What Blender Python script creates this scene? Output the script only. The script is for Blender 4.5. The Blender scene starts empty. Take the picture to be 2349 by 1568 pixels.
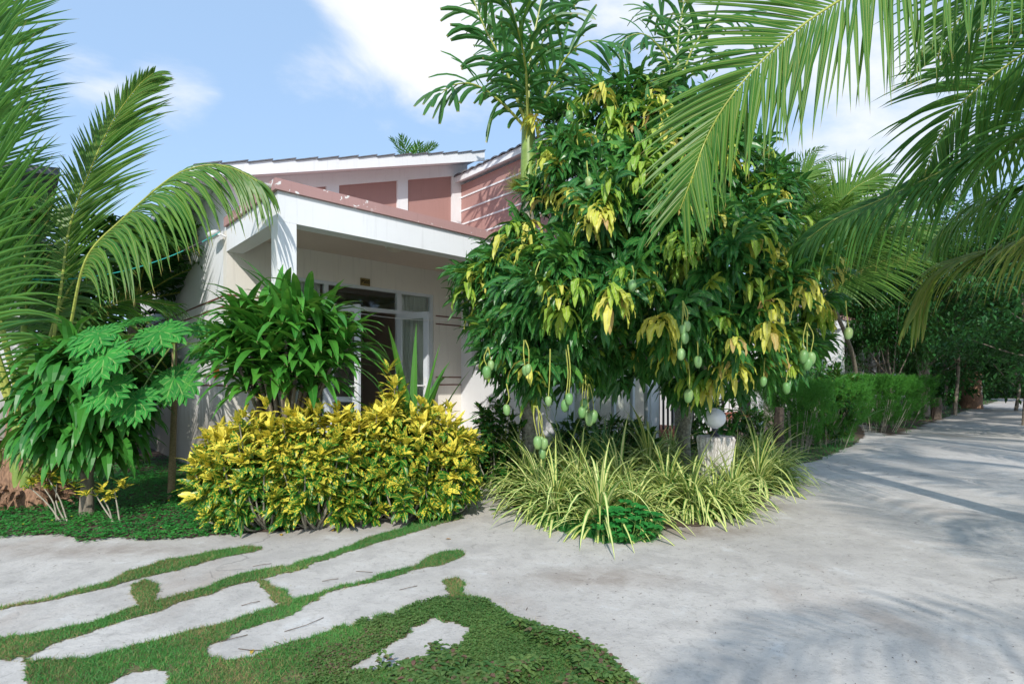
import bpy, math, random
import numpy as np
from mathutils import Vector, Matrix
R = math.radians
C = bpy.context.scene.collection
scn = bpy.context.scene
# ------------------------------------------------------------------ camera, light, world
F, CX, HY, EYE = 1229.6, 1174.5, 875.0, 1.3          # focal length and horizon in 2349-px units, eye height
cam = bpy.data.cameras.new('camera'); camo = bpy.data.objects.new('camera', cam); C.objects.link(camo)
camo.location = (0, 0, EYE); camo.rotation_euler = (R(90), 0, 0)
cam.sensor_width = 36; cam.lens = 36 * F / 2349; cam.shift_y = (HY - 784) / 2349
cam.clip_start = .05; cam.clip_end = 2000
scn.camera = camo
SUN = Vector((.033, 1.435, -1.07)).normalized()       # direction the light travels
ELEV = math.asin(-SUN.z)
sd = bpy.data.lights.new('sun', 'SUN'); sd.energy = 2.05; sd.angle = R(.55); sd.color = (1, .955, .88)
so = bpy.data.objects.new('sun', sd); C.objects.link(so)
so.rotation_euler = SUN.to_track_quat('-Z', 'Y').to_euler(); so.location = (0, -10, 12)
w = bpy.data.worlds.new("World"); scn.world = w; w.use_nodes = True
nt = w.node_tree; nt.nodes.clear()
def pdir(px, py):
    return Vector(((px - CX) / F, 1, (HY - py) / F)).normalized()
def N(nt, kind, **kw):
    n = nt.nodes.new(kind)
    for k, v in kw.items():
        if k.startswith('i_'):
            n.inputs[int(k[2:])].default_value = v
        else:
            setattr(n, k, v)
    return n
def build_world():
    L = nt.links
    out = N(nt, 'ShaderNodeOutputWorld'); bg = N(nt, 'ShaderNodeBackground'); bg.inputs[1].default_value = .15
    sky = N(nt, 'ShaderNodeTexSky', sky_type='NISHITA', sun_disc=False, sun_elevation=ELEV, sun_rotation=R(180),
            air_density=1.0, dust_density=1.2, ozone_density=1.0)
    tc = N(nt, 'ShaderNodeTexCoord'); nrm = N(nt, 'ShaderNodeVectorMath', operation='NORMALIZE')
    L.new(tc.outputs['Generated'], nrm.inputs[0])
    mp = N(nt, 'ShaderNodeMapping'); mp.inputs['Scale'].default_value = (1, 1, 1.9); L.new(nrm.outputs[0], mp.inputs[0])
    n1 = N(nt, 'ShaderNodeTexNoise'); n1.inputs['Scale'].default_value = 3.2; n1.inputs['Detail'].default_value = 9
    n1.inputs['Roughness'].default_value = .58; n1.inputs['Distortion'].default_value = .25
    L.new(mp.outputs[0], n1.inputs['Vector'])
    acc = None
    # (px, py, angular radius deg, weight)
    for px, py, rad, wt in [(960, -10, 10, .40), (850, -40, 11, .36), (1080, 100, 9, .36), (410, 205, 4.5, .30), (210, 180, 3, .2), (700, 30, 10, .12),
                            (2020, 330, 11, .24), (1950, 120, 16, .2), (1300, 60, 12, .18), (690, 180, 3, .12), (1500, -200, 16, .4)]:
        d = N(nt, 'ShaderNodeVectorMath', operation='DOT_PRODUCT'); L.new(nrm.outputs[0], d.inputs[0]); d.inputs[1].default_value = pdir(px, py)
        m = N(nt, 'ShaderNodeMapRange', interpolation_type='SMOOTHSTEP')
        L.new(d.outputs['Value'], m.inputs[0]); m.inputs[1].default_value = math.cos(R(rad)); m.inputs[2].default_value = math.cos(R(rad * .15))
        m.inputs[4].default_value = wt
        if acc is None: acc = m.outputs[0]
        else:
            a = N(nt, 'ShaderNodeMath', operation='ADD'); L.new(acc, a.inputs[0]); L.new(m.outputs[0], a.inputs[1]); acc = a.outputs[0]
    a = N(nt, 'ShaderNodeMath', operation='ADD'); nm_ = N(nt, 'ShaderNodeMath', operation='MULTIPLY_ADD'); nm_.inputs[1].default_value = 1.9; nm_.inputs[2].default_value = -.45; L.new(n1.outputs[0], nm_.inputs[0]); L.new(acc, a.inputs[0]); L.new(nm_.outputs[0], a.inputs[1])
    mr = N(nt, 'ShaderNodeMapRange', interpolation_type='SMOOTHSTEP'); L.new(a.outputs[0], mr.inputs[0])
    mr.inputs[1].default_value = .62; mr.inputs[2].default_value = 1.25; mr.inputs[4].default_value = .97
    hz = N(nt, 'ShaderNodeMixRGB'); hz.inputs[0].default_value = .72; hz.inputs[2].default_value = (1.6, 2.38, 3.5, 1)
    L.new(sky.outputs[0], hz.inputs[1])
    mx = N(nt, 'ShaderNodeMixRGB'); L.new(mr.outputs[0], mx.inputs[0]); L.new(hz.outputs[0], mx.inputs[1]); mx.inputs[2].default_value = (3.7, 3.8, 4.0, 1)
    L.new(mx.outputs[0], bg.inputs[0]); L.new(bg.outputs[0], out.inputs[0])
build_world()
scn.view_settings.view_transform = 'Standard'; scn.view_settings.look = 'None'
scn.view_settings.exposure = 0.9; scn.view_settings.gamma = 1.0
scn.render.engine = 'CYCLES'
scn.cycles.max_bounces = 8; scn.cycles.transparent_max_bounces = 8

# ------------------------------------------------------------------ helpers
def P(px, py, d): return np.array([(px - CX) / F * d, d, EYE + (HY - py) / F * d])
def G(px, py, z=0.0):
    d = EYE * F / (py - HY); return np.array([(px - CX) / F * d, d, z])
def X(px, d): return (px - CX) / F * d
def norm(a): return a / np.maximum(np.linalg.norm(a, axis=-1, keepdims=True), 1e-9)
def tag(o, label=None, cat=None, group=None, kind=None):
    if label: o['label'] = label
    if cat: o['category'] = cat
    if group: o['group'] = group
    if kind: o['kind'] = kind
    return o
def empty(name, loc=(0, 0, 0), rz=0, label=None, cat=None, group=None):
    o = bpy.data.objects.new(name, None); C.objects.link(o); o.location = tuple(float(v) for v in loc)
    o.rotation_euler = (0, 0, rz); o.empty_display_size = .1
    return tag(o, label, cat, group)
class MB:
    """collects geometry with leaf attributes; build() links ONE mesh"""
    def __init__(s): s.v = []; s.q = []; s.t = []; s.a = []; s.mi = []; s.mt = []; s.n = 0
    def add(s, v, q=None, att=None, mi=0, tri=None):
        v = np.asarray(v, float).reshape(-1, 3)
        if att is None: att = np.zeros((len(v), 3))
        s.v.append(v); s.a.append(att)
        if q is not None and len(q):
            q = np.asarray(q, int).reshape(-1, 4); s.q.append(q + s.n); s.mi.append(np.full(len(q), mi))
        if tri is not None and len(tri):
            tri = np.asarray(tri, int).reshape(-1, 3); s.t.append(tri + s.n); s.mt.append(np.full(len(tri), mi))
        s.n += len(v); return s
    def box(s, x0, x1, y0, y1, z0, z1, mi=0, bev=0):
        v = [(x, y, z) for z in (z0, z1) for y in (y0, y1) for x in (x0, x1)]
        q = [(0, 2, 3, 1), (4, 5, 7, 6), (0, 1, 5, 4), (2, 6, 7, 3), (0, 4, 6, 2), (1, 3, 7, 5)]
        return s.add(v, q, mi=mi)
    def prism(s, pts, y0, y1, mi=0):
        """convex polygon in x,z extruded along y"""
        n = len(pts); v = [(x, y0, z) for x, z in pts] + [(x, y1, z) for x, z in pts]
        q = [(i, (i + 1) % n, n + (i + 1) % n, n + i) for i in range(n)]
        tr = [(0, i + 1, i) for i in range(1, n - 1)] + [(n, n + i, n + i + 1) for i in range(1, n - 1)]
        return s.add(v, q, mi=mi, tri=tr)
    def tube(s, pts, rad, sides=8, mi=0, cap=True, rnd=0., bump=None):
        pts = np.asarray(pts, float); n = len(pts); rad = np.broadcast_to(np.asarray(rad, float), (n,))
        T = norm(np.gradient(pts, axis=0)); ref = np.array([0, 0, 1.]) if abs(T[0, 2]) < .9 else np.array([1., 0, 0])
        a = norm(np.cross(T, ref)); b = np.cross(T, a)
        th = np.arange(sides) / sides * 2 * math.pi
        rr = rad[:, None] * np.ones((1, sides))
        if bump is not None: rr = rr * bump(n, sides)
        v = pts[:, None] + rr[..., None] * (np.cos(th)[None, :, None] * a[:, None] + np.sin(th)[None, :, None] * b[:, None])
        i = np.arange(n - 1)[:, None] * sides; j = np.arange(sides)[None]; k = (j + 1) % sides
        q = np.stack([i + j, i + k, i + sides + k, i + sides + j], -1).reshape(-1, 4)
        att = np.zeros((n * sides, 3)); att[:, 0] = .5; att[:, 1] = np.repeat(np.linspace(0, 1, n), sides); att[:, 2] = rnd
        tr = []
        if cap: tr = [(0, m, m + 1) for m in range(1, sides - 1)] + [((n - 1) * sides, (n - 1) * sides + m + 1, (n - 1) * sides + m) for m in range(1, sides - 1)]
        return s.add(v.reshape(-1, 3), q, att, mi, tri=tr)
    def lathe(s, prof, cx=0, cy=0, sides=24, mi=0):
        """prof: (r, z) list"""
        n = len(prof); th = np.arange(sides) / sides * 2 * math.pi
        v = np.array([[(cx + r * math.cos(t), cy + r * math.sin(t), z) for t in th] for r, z in prof]).reshape(-1, 3)
        i = np.arange(n - 1)[:, None] * sides; j = np.arange(sides)[None]; k = (j + 1) % sides
        return s.add(v, np.stack([i + j, i + k, i + sides + k, i + sides + j], -1).reshape(-1, 4), mi=mi)
    def build(s, name, mats, parent=None, smooth=False, label=None, cat=None, group=None, kind=None, loc=None):
        me = mesh_of(s, name, mats, smooth)
        o = bpy.data.objects.new(name, me); C.objects.link(o)
        if parent is not None: o.parent = parent
        if loc is not None: o.location = tuple(float(x) for x in loc)
        return tag(o, label, cat, group, kind)
def mesh_of(s, name, mats, smooth=False):
    me = bpy.data.meshes.new(name)
    v = np.concatenate(s.v); a = np.concatenate(s.a)
    q = np.concatenate(s.q) if s.q else np.zeros((0, 4), int); t = np.concatenate(s.t) if s.t else np.zeros((0, 3), int)
    me.vertices.add(len(v)); me.vertices.foreach_set('co', v.astype(np.float32).ravel())
    nl = len(q) * 4 + len(t) * 3; me.loops.add(nl)
    me.loops.foreach_set('vertex_index', np.concatenate([q.ravel(), t.ravel()]).astype(np.int32))
    me.polygons.add(len(q) + len(t))
    st = np.concatenate([np.arange(len(q)) * 4, len(q) * 4 + np.arange(len(t)) * 3]).astype(np.int32)
    me.polygons.foreach_set('loop_start', st)
    mi = np.concatenate(([np.concatenate(s.mi)] if s.mi else []) + ([np.concatenate(s.mt)] if s.mt else [])).astype(np.int32)
    me.polygons.foreach_set('material_index', mi)
    me.polygons.foreach_set('use_smooth', np.full(len(mi), bool(smooth)))
    for k, nm in enumerate(('lu', 'lv', 'rnd')):
        at = me.attributes.new(nm, 'FLOAT', 'POINT'); at.data.foreach_set('value', a[:, k].astype(np.float32))
    me.update(calc_edges=True); me.validate()
    for m in (mats if isinstance(mats, (list, tuple)) else [mats]): me.materials.append(m)
    return me

PROF = {
    'lance': lambda v: np.sin(math.pi * np.clip(v, 0, 1) ** .8) ** .75,
    'strap': lambda v: np.minimum(1, .55 + 1.6 * v) * np.clip((1 - v) * 2.2, 0, 1) ** .8,
    'palm': lambda v: np.minimum(1, .5 + 5 * v) * np.clip((1 - v) * 1.5, 0, 1) ** .7,
    'blunt': lambda v: np.minimum(1, .4 + 2.2 * v) * np.where(v > .97, .55, 1),
    'drac': lambda v: np.minimum(1, .3 + 2.0 * v) * np.clip((1 - v) * 2.3, 0, 1) ** .75,
    'ovate': lambda v: np.sin(math.pi * np.clip(v, 0, 1) ** .7) ** .6,
    'blade': lambda v: 1 - v,
}
rs = np.random.RandomState(7)
def leaves(mb, base, dirn, up, L, W, droop=0., segs=4, prof='lance', fold=.3, wave=0., rnd=None, mi=0, twist=0.):
    base = np.asarray(base, float); n = len(base)
    if n == 0: return
    d = norm(np.broadcast_to(dirn, (n, 3)).astype(float)); up = np.broadcast_to(up, (n, 3)).astype(float)
    side = norm(np.cross(d, up + 1e-4)); L = np.broadcast_to(L, (n,)); W = np.broadcast_to(W, (n,)); droop = np.broadcast_to(droop, (n,))
    if rnd is None: rnd = rs.rand(n)
    ph = rs.rand(n) * 6.28
    pos = base.copy(); out = np.zeros((n, segs + 1, 3, 3)); att = np.zeros((n, segs + 1, 3, 3))
    for i in range(segs + 1):
        v = i / segs; wv = float(PROF[prof](np.array(v))); nr = np.cross(side, d)
        hw = (W * wv / 2)[:, None]
        wl = (wave * W * np.sin(ph + i * 2.4))[:, None] if wave else 0
        wr = (wave * W * np.sin(ph + 1.3 + i * 2.4))[:, None] if wave else 0
        out[:, i, 0] = pos - side * hw + nr * (fold * hw + wl); out[:, i, 1] = pos; out[:, i, 2] = pos + side * hw + nr * (fold * hw + wr)
        att[:, i, :, 0] = (0, .5, 1); att[:, i, :, 1] = v; att[:, i, :, 2] = rnd[:, None]
        pos = pos + d * (L / segs)[:, None]
        d = norm(d + np.array([0, 0, -1.]) * (droop / segs)[:, None])
        side = norm(side - d * np.sum(side * d, 1, keepdims=True))
    k = np.arange(n)[:, None, None] * (segs + 1) * 3 + np.arange(segs)[None, :, None] * 3 + np.arange(2)[None, None, :]
    q = np.stack([k, k + 1, k + 4, k + 3], -1).reshape(-1, 4)
    mb.add(out.reshape(-1, 3), q, att.reshape(-1, 3), mi)
def rdir(n, zmin=-1., zmax=1.):
    z = rs.uniform(zmin, zmax, n); a = rs.uniform(0, 2 * math.pi, n); r = np.sqrt(1 - z * z)
    return np.stack([r * np.cos(a), r * np.sin(a), z], -1)
def curve(pts, n):
    """Catmull-Rom through pts, resampled evenly"""
    p = np.asarray(pts, float); p = np.vstack([2 * p[0] - p[1], p, 2 * p[-1] - p[-2]]); o = []
    for i in range(1, len(p) - 2):
        for t in np.linspace(0, 1, 16, endpoint=False):
            a, b, c, d = p[i - 1:i + 3]
            o.append(.5 * (2 * b + (c - a) * t + (2 * a - 5 * b + 4 * c - d) * t * t + (3 * b - a - 3 * c + d) * t ** 3))
    o.append(p[-2]); o = np.array(o); s = np.r_[0, np.cumsum(np.linalg.norm(np.diff(o, axis=0), axis=1))]
    u = np.linspace(0, s[-1], n); return np.stack([np.interp(u, s, o[:, k]) for k in range(3)], 1), s[-1]

# ------------------------------------------------------------------ materials
def mat(name):
    m = bpy.data.materials.new(name); m.use_nodes = True; nt = m.node_tree; nt.nodes.clear()
    out = N(nt, 'ShaderNodeOutputMaterial'); b = N(nt, 'ShaderNodeBsdfPrincipled'); nt.links.new(b.outputs[0], out.inputs[0])
    return m, nt, b, out
def c4(c): return (*c, 1)
def mixc(nt, fac, a, b, blend='MIX'):
    n = N(nt, 'ShaderNodeMixRGB', blend_type=blend)
    for i, v in ((0, fac), (1, a), (2, b)):
        if isinstance(v, bpy.types.NodeSocket): nt.links.new(v, n.inputs[i])
        elif i == 0: n.inputs[0].default_value = v
        else: n.inputs[i].default_value = c4(v)
    return n.outputs[0]
def mth(nt, op, a, b=None, c=None):
    n = N(nt, 'ShaderNodeMath', operation=op)
    for i, v in enumerate((a, b, c)):
        if v is None: continue
        if isinstance(v, bpy.types.NodeSocket): nt.links.new(v, n.inputs[i])
        else: n.inputs[i].default_value = v
    return n.outputs[0]
def rng_(nt, x, a, b, c=0., d=1., smooth=True):
    n = N(nt, 'ShaderNodeMapRange', interpolation_type='SMOOTHSTEP' if smooth else 'LINEAR'); nt.links.new(x, n.inputs[0])
    for i, v in enumerate((a, b, c, d)): n.inputs[i + 1].default_value = v
    return n.outputs[0]
def att(nt, name): return N(nt, 'ShaderNodeAttribute', attribute_name=name).outputs['Fac']
def noise(nt, scale, detail=4, rough=.55, vec=None, dist=0., sc=None):
    n = N(nt, 'ShaderNodeTexNoise'); n.inputs['Scale'].default_value = scale; n.inputs['Detail'].default_value = detail
    n.inputs['Roughness'].default_value = rough; n.inputs['Distortion'].default_value = dist
    if vec is None:
        vec = N(nt, 'ShaderNodeNewGeometry').outputs['Position']
    if sc is not None:
        mp = N(nt, 'ShaderNodeMapping'); mp.inputs['Scale'].default_value = sc; nt.links.new(vec, mp.inputs[0]); vec = mp.outputs[0]
    nt.links.new(vec, n.inputs['Vector']); return n.outputs[0]
def bump(nt, b, h, strength=.3, dist=.01):
    n = N(nt, 'ShaderNodeBump'); n.inputs['Strength'].default_value = strength; n.inputs['Distance'].default_value = dist
    nt.links.new(h, n.inputs['Height']); nt.links.new(n.outputs[0], b.inputs['Normal'])
def leafmat(name, dark, light, rib=None, ribw=.05, tip=None, tips=.9, rough=.42, trans=.25, transcol=None, style=None, third=None, spec=.32):
    dark = tuple(x * 1.18 for x in dark); light = tuple(x * 1.18 for x in light)
    m, nt, b, out = mat(name)
    r = att(nt, 'rnd'); u = att(nt, 'lu'); v = att(nt, 'lv')
    c = mixc(nt, r, dark, light)
    if third is not None: c = mixc(nt, rng_(nt, r, .86, .94), c, third)
    nz = noise(nt, 3.0, 2); c = mixc(nt, rng_(nt, nz, .35, .65, .0, .35), c, tuple(x * .7 for x in dark))
    du = mth(nt, 'ABSOLUTE', mth(nt, 'SUBTRACT', u, .5))
    if style == 'stripe':            # yellow centre band, green margins
        fac = rng_(nt, du, .26, .34); yel = third
        c2 = mixc(nt, r, (.66, .66, .20), (.86, .84, .38)); c = mixc(nt, fac, c2, mixc(nt, r, dark, light))
        stripes = rng_(nt, mth(nt, 'ABSOLUTE', mth(nt, 'SUBTRACT', du, .12)), .0, .03, .35, 0.); c = mixc(nt, stripes, c, light)
    if style == 'croton':
        nz2 = noise(nt, 55, 2, .6); c2 = mixc(nt, r, (.74, .56, .03), (.92, .78, .12))
        th = mth(nt, 'ADD', mth(nt, 'MULTIPLY', r, .36), .33)      # per leaf share of yellow
        f = mth(nt, 'SUBTRACT', nz2, th); f = rng_(nt, f, -.02, .04)
        f = mth(nt, 'MAXIMUM', f, 0.0); c = mixc(nt, f, c2, c)
    if style == 'darkcroton':
        nz2 = noise(nt, 60, 2, .6); c = mixc(nt, rng_(nt, nz2, .6, .66, 0, .8), c, (.5, .42, .03))
    if rib is not None: c = mixc(nt, rng_(nt, du, ribw * .4, ribw, .85, 0.), c, rib)
    if style == 'veins':
        w = mth(nt, 'SINE', mth(nt, 'MULTIPLY', mth(nt, 'ADD', mth(nt, 'MULTIPLY', v, 9.), mth(nt, 'MULTIPLY', du, -2.)), 6.283))
        c = mixc(nt, rng_(nt, w, .7, 1., 0, .35), c, rib)
    if tip is not None: c = mixc(nt, rng_(nt, v, tips, 1.), c, tip)
    nt.links.new(c, b.inputs['Base Color']); b.inputs['Roughness'].default_value = rough
    b.inputs['Specular IOR Level'].default_value = spec
    if trans > 0:
        t = N(nt, 'ShaderNodeBsdfTranslucent'); mx = N(nt, 'ShaderNodeMixShader'); mx.inputs[0].default_value = trans
        tc = mixc(nt, .6, c, transcol or (.25, .42, .05)); nt.links.new(tc, t.inputs[0])
        nt.links.new(b.outputs[0], mx.inputs[1]); nt.links.new(t.outputs[0], mx.inputs[2]); nt.links.new(mx.outputs[0], out.inputs[0])
    return m
def simple(name, col, rough=.7, var=.12, scale=8, metal=0., bmp=0., spec=.5, sc=None):
    m, nt, b, out = mat(name); nz = noise(nt, scale, 5, .6, sc=sc)
    c = mixc(nt, rng_(nt, nz, .25, .75), tuple(x * (1 - var) for x in col), tuple(min(1, x * (1 + var)) for x in col))
    nt.links.new(c, b.inputs['Base Color']); b.inputs['Roughness'].default_value = rough; b.inputs['Metallic'].default_value = metal
    b.inputs['Specular IOR Level'].default_value = spec
    if bmp: bump(nt, b, nz, bmp, .01)
    return m
M = {}
M['coco'] = leafmat('coconut leaflet', (.025, .125, .028), (.10, .26, .035), rib=(.28, .36, .06), ribw=.05, tip=(.42, .30, .08), tips=.9, rough=.38, trans=.38)
M['coco_y'] = leafmat('yellow green coconut leaflet', (.04, .145, .02), (.10, .22, .03), rib=(.38, .40, .10), ribw=.07, tip=(.42, .30, .08), tips=.9, rough=.38, trans=.3)  # slightly yellower green for some of the fronds
M['coco_old'] = leafmat('ageing coconut leaflet', (.10, .20, .03), (.30, .30, .06), rib=(.45, .42, .12), tip=(.40, .26, .08), tips=.8, rough=.45, trans=.3)
M['rachis'] = simple('palm rachis', (.34, .38, .07), .45, .2, 12)
M['areca'] = leafmat('areca leaflet', (.015, .085, .018), (.045, .17, .03), rib=(.10, .22, .05), tip=(.3, .25, .08), tips=.95, rough=.35, trans=.25)
M['mango'] = leafmat('mango leaf', (.012, .095, .024), (.045, .19, .03), rib=(.16, .27, .07), ribw=.06, rough=.30, trans=.16, third=(.09, .27, .03), style='veins')
M['mango_y'] = leafmat('young mango leaf', (.46, .52, .05), (.70, .62, .13), rib=(.62, .62, .26), ribw=.06, rough=.42, trans=.3, transcol=(.6, .6, .1), third=(.55, .34, .14), style='veins')
M['mango_g'] = leafmat('light green mango leaf', (.16, .34, .03), (.36, .48, .05), rib=(.5, .55, .2), ribw=.06, rough=.4, trans=.3, style='veins')
M['drac'] = leafmat('dracaena leaf', (.022, .14, .02), (.09, .30, .035), rib=(.10, .26, .05), ribw=.04, tip=(.45, .33, .17), tips=.95, rough=.33, trans=.22)
M['cord'] = leafmat('cordyline leaf', (.014, .10, .02), (.05, .21, .035), rib=(.08, .24, .05), ribw=.04, tip=(.35, .32, .12), tips=.95, rough=.36, trans=.22)
M['croton'] = leafmat('croton leaf', (.03, .15, .02), (.06, .22, .025), rib=(.55, .50, .07), ribw=.09, rough=.36, trans=.22, style='croton')
M['dcroton'] = leafmat('dark croton leaf', (.012, .085, .018), (.03, .14, .02), rib=(.12, .22, .04), rough=.33, trans=.18, style='darkcroton')
M['spider'] = leafmat('striped strap leaf', (.05, .20, .035), (.12, .32, .06), rough=.42, trans=.25, style='stripe', third=(.5, .5, .1))
M['papaya'] = leafmat('papaya leaf', (.018, .16, .03), (.05, .27, .04), rib=(.25, .40, .12), ribw=.07, rough=.62, trans=.2, spec=.15)
M['strap'] = leafmat('crinum leaf', (.06, .20, .03), (.12, .32, .05), rib=(.12, .3, .06), rough=.38, trans=.3)
M['grass'] = leafmat('lawn grass blade', (.045, .19, .045), (.12, .33, .075), rough=.55, trans=.25, third=(.32, .24, .09))
M['dry'] = leafmat('dry grass blade', (.24, .20, .08), (.42, .34, .16), rough=.7, trans=.2)
M['clover'] = leafmat('ground cover leaf', (.018, .17, .035), (.06, .30, .05), rough=.5, trans=.22)
M['herb'] = leafmat('herb leaf', (.014, .15, .03), (.04, .27, .05), rib=(.08, .3, .08), rough=.5, trans=.22)
M['weed'] = leafmat('purple tinged weed leaf', (.045, .12, .03), (.15, .22, .06), rough=.55, trans=.2, third=(.20, .10, .08))
M['feather'] = leafmat('feathery shrub leaf', (.028, .15, .018), (.085, .30, .035), rough=.55, trans=.3)
M['lemon'] = leafmat('lemongrass blade', (.06, .19, .07), (.14, .30, .12), rough=.5, trans=.25)
M['tree1'] = leafmat('background tree leaf', (.008, .045, .012), (.022, .10, .02), rough=.5, trans=.15, spec=.2)  # base darkened: the shade over the far trees is put into the colour
M['tree2'] = leafmat('oleander leaf', (.010, .06, .016), (.035, .15, .028), rib=(.08, .18, .05), rough=.45, trans=.15, spec=.25)  # darkened likewise, shade of the neighbouring trees painted into the leaf colour
M['tree3'] = leafmat('light green tree leaf', (.03, .12, .015), (.08, .24, .03), rough=.45, trans=.25)  # lighter green leaf colour than the other background trees
M['flower'] = simple('yellow petal', (.8, .62, .03), .6, .05)
M['bark'] = simple('grey bark', (.20, .17, .13), .9, .45, 22, bmp=.8, sc=(1, 1, .5))
M['lichen'] = simple('lichen bark', (.30, .28, .22), .9, .5, 30, bmp=.8)
M['fibre'] = simple('palm fibre sheath', (.26, .15, .09), .85, .5, 14, bmp=.9, sc=(4, 4, .7))
M['petiole'] = simple('green petiole', (.20, .30, .06), .45, .2, 10)
M['stem'] = simple('pale stem', (.34, .31, .24), .8, .3, 30)
M['twig'] = simple('brown twig', (.13, .085, .05), .85, .3, 30)
M['papstem'] = simple('papaya stem', (.26, .20, .10), .7, .35, 40, bmp=.3, sc=(1, 1, 4))
M['fruit'] = simple('green mango skin', (.20, .38, .14), .38, .2, 9)
def fruitm():
    m, nt, b, out = mat('green mango skin'); oi = N(nt, 'ShaderNodeObjectInfo').outputs['Random']; n1 = noise(nt, 7, 4); n2 = noise(nt, 120, 2)
    c = mixc(nt, oi, (.13, .30, .09), (.27, .42, .16)); c = mixc(nt, rng_(nt, n1, .5, .75, 0, .6), c, (.36, .38, .12)); c = mixc(nt, rng_(nt, n2, .62, .7, 0, .5), c, (.42, .46, .25))
    nt.links.new(c, b.inputs['Base Color']); b.inputs['Roughness'].default_value = .42; return m
M['fruit'] = fruitm()
M['stalk'] = simple('fruit stalk', (.38, .40, .08), .6, .2, 30)
M['dbark'] = simple('dark bark', (.085, .065, .05), .9, .5, 20, bmp=.8)
M['soil'] = simple('garden soil', (.10, .068, .045), .95, .5, 26, bmp=.8)
M['litter'] = leafmat('fallen leaf', (.30, .14, .05), (.55, .38, .06), rough=.7, trans=.1)
M['speck'] = leafmat('dark litter', (.06, .05, .045), (.16, .10, .07), rough=.8, trans=0)
M['metal'] = simple('dark painted metal', (.045, .047, .06), .4, .2, 20)
M['pvc'] = simple('white plastic frame', (.66, .70, .74), .35, .03, 5)
M['whiteplastic'] = simple('white plastic', (.78, .78, .78), .4, .03)
M['black'] = simple('black plastic', (.012, .012, .014), .3, .1)
M['wood'] = simple('dark red wood', (.13, .03, .02), .5, .3, 6, sc=(1, 1, 6))
M['redwood'] = simple('red plastic', (.55, .10, .05), .5, .1)
M['brass'] = simple('brass plate', (.30, .22, .075), .45, .15, 30, metal=.3)
M['ink'] = simple('black lettering', (.015, .012, .01), .6, .05)
M['tile'] = simple('grey roof tile', (.15, .155, .17), .75, .3, 14)
M['tilefloor'] = simple('porch floor tile', (.42, .30, .25), .4, .1, 5)
M['brown'] = simple('brown trim paint', (.17, .055, .04), .65, .15, 10)
M['plinth'] = simple('red brown plinth paint', (.36, .13, .09), .75, .2, 8)
M['inner'] = simple('room wall', (.66, .56, .48), .85, .05, 2)
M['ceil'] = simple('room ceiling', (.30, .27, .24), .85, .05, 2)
M['cable_teal'] = simple('teal cord', (.02, .42, .38), .5, .05)
M['cord'] = M['cord']
M['rope'] = simple('white cord', (.75, .75, .73), .6, .05)
def glass():
    m, nt, b, out = mat('window glass'); nt.nodes.remove(b)
    g = N(nt, 'ShaderNodeBsdfGlossy'); g.inputs['Roughness'].default_value = .03; g.inputs[0].default_value = (.9, .95, 1, 1)
    t = N(nt, 'ShaderNodeBsdfTransparent'); t.inputs[0].default_value = (.92, .95, .93, 1)
    f = N(nt, 'ShaderNodeLayerWeight'); f.inputs[0].default_value = .5; mx = N(nt, 'ShaderNodeMixShader')
    nt.links.new(mth(nt, 'ADD', mth(nt, 'MULTIPLY', mth(nt, 'POWER', f.outputs['Facing'], 4.0), .6), .04), mx.inputs[0]); nt.links.new(t.outputs[0], mx.inputs[1]); nt.links.new(g.outputs[0], mx.inputs[2])
    nt.links.new(mx.outputs[0], out.inputs[0]); return m
M['glass'] = glass()
def curtain_m():
    m, nt, b, out = mat('sheer curtain'); b.inputs['Base Color'].default_value = (.85, .86, .82, 1); b.inputs['Roughness'].default_value = .9
    t = N(nt, 'ShaderNodeBsdfTranslucent'); t.inputs[0].default_value = (.7, .7, .65, 1); mx = N(nt, 'ShaderNodeMixShader'); mx.inputs[0].default_value = .35
    nt.links.new(b.outputs[0], mx.inputs[1]); nt.links.new(t.outputs[0], mx.inputs[2]); nt.links.new(mx.outputs[0], out.inputs[0]); return m
M['curtain'] = curtain_m()
def plaster(name, col, dirt=.0, chips=0.):
    m, nt, b, out = mat(name)
    pos = N(nt, 'ShaderNodeNewGeometry').outputs['Position']
    n1 = noise(nt, 1.3, 6, .6); c = mixc(nt, rng_(nt, n1, .3, .75, 0, .5), col, tuple(x * .88 for x in col))
    n2 = noise(nt, 3.5, 5, .65, sc=(6, 6, .35)); c = mixc(nt, rng_(nt, n2, .52, .8, 0, .4), c, tuple(x * .62 for x in col))
    sp = noise(nt, 46, 3, .6); c = mixc(nt, rng_(nt, sp, .68, .76, 0, .35), c, tuple(x * .55 for x in col))
    if dirt:
        sep = N(nt, 'ShaderNodeSeparateXYZ'); nt.links.new(pos, sep.inputs[0])
        n3 = noise(nt, 2.2, 7, .7, sc=(5, 5, .5)); hgt = mth(nt, 'ADD', sep.outputs[2], mth(nt, 'MULTIPLY', n3, -1.3))
        c = mixc(nt, rng_(nt, hgt, -.1, .85, dirt, 0.), c, mixc(nt, n3, (.17, .15, .12), (.36, .32, .26)))
    if chips:
        n4 = noise(nt, 13, 3, .55, dist=.4); n5 = noise(nt, 1.1, 2)
        f = mth(nt, 'MULTIPLY', rng_(nt, n4, .63, .64), rng_(nt, n5, .42, .50)); c = mixc(nt, f, c, (.78, .76, .74))
        n6 = noise(nt, 4, 5); c = mixc(nt, rng_(nt, n6, .55, .75, 0, .35), c, (.25, .16, .14))
    nt.links.new(c, b.inputs['Base Color']); b.inputs['Roughness'].default_value = .82
    bump(nt, b, noise(nt, 60, 4), .12, .004)
    return m
M['white'] = plaster('white wall paint', (.83, .84, .86))
M['whitedirt'] = plaster('stained white wall paint', (.81, .82, .84), dirt=.85)
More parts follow.
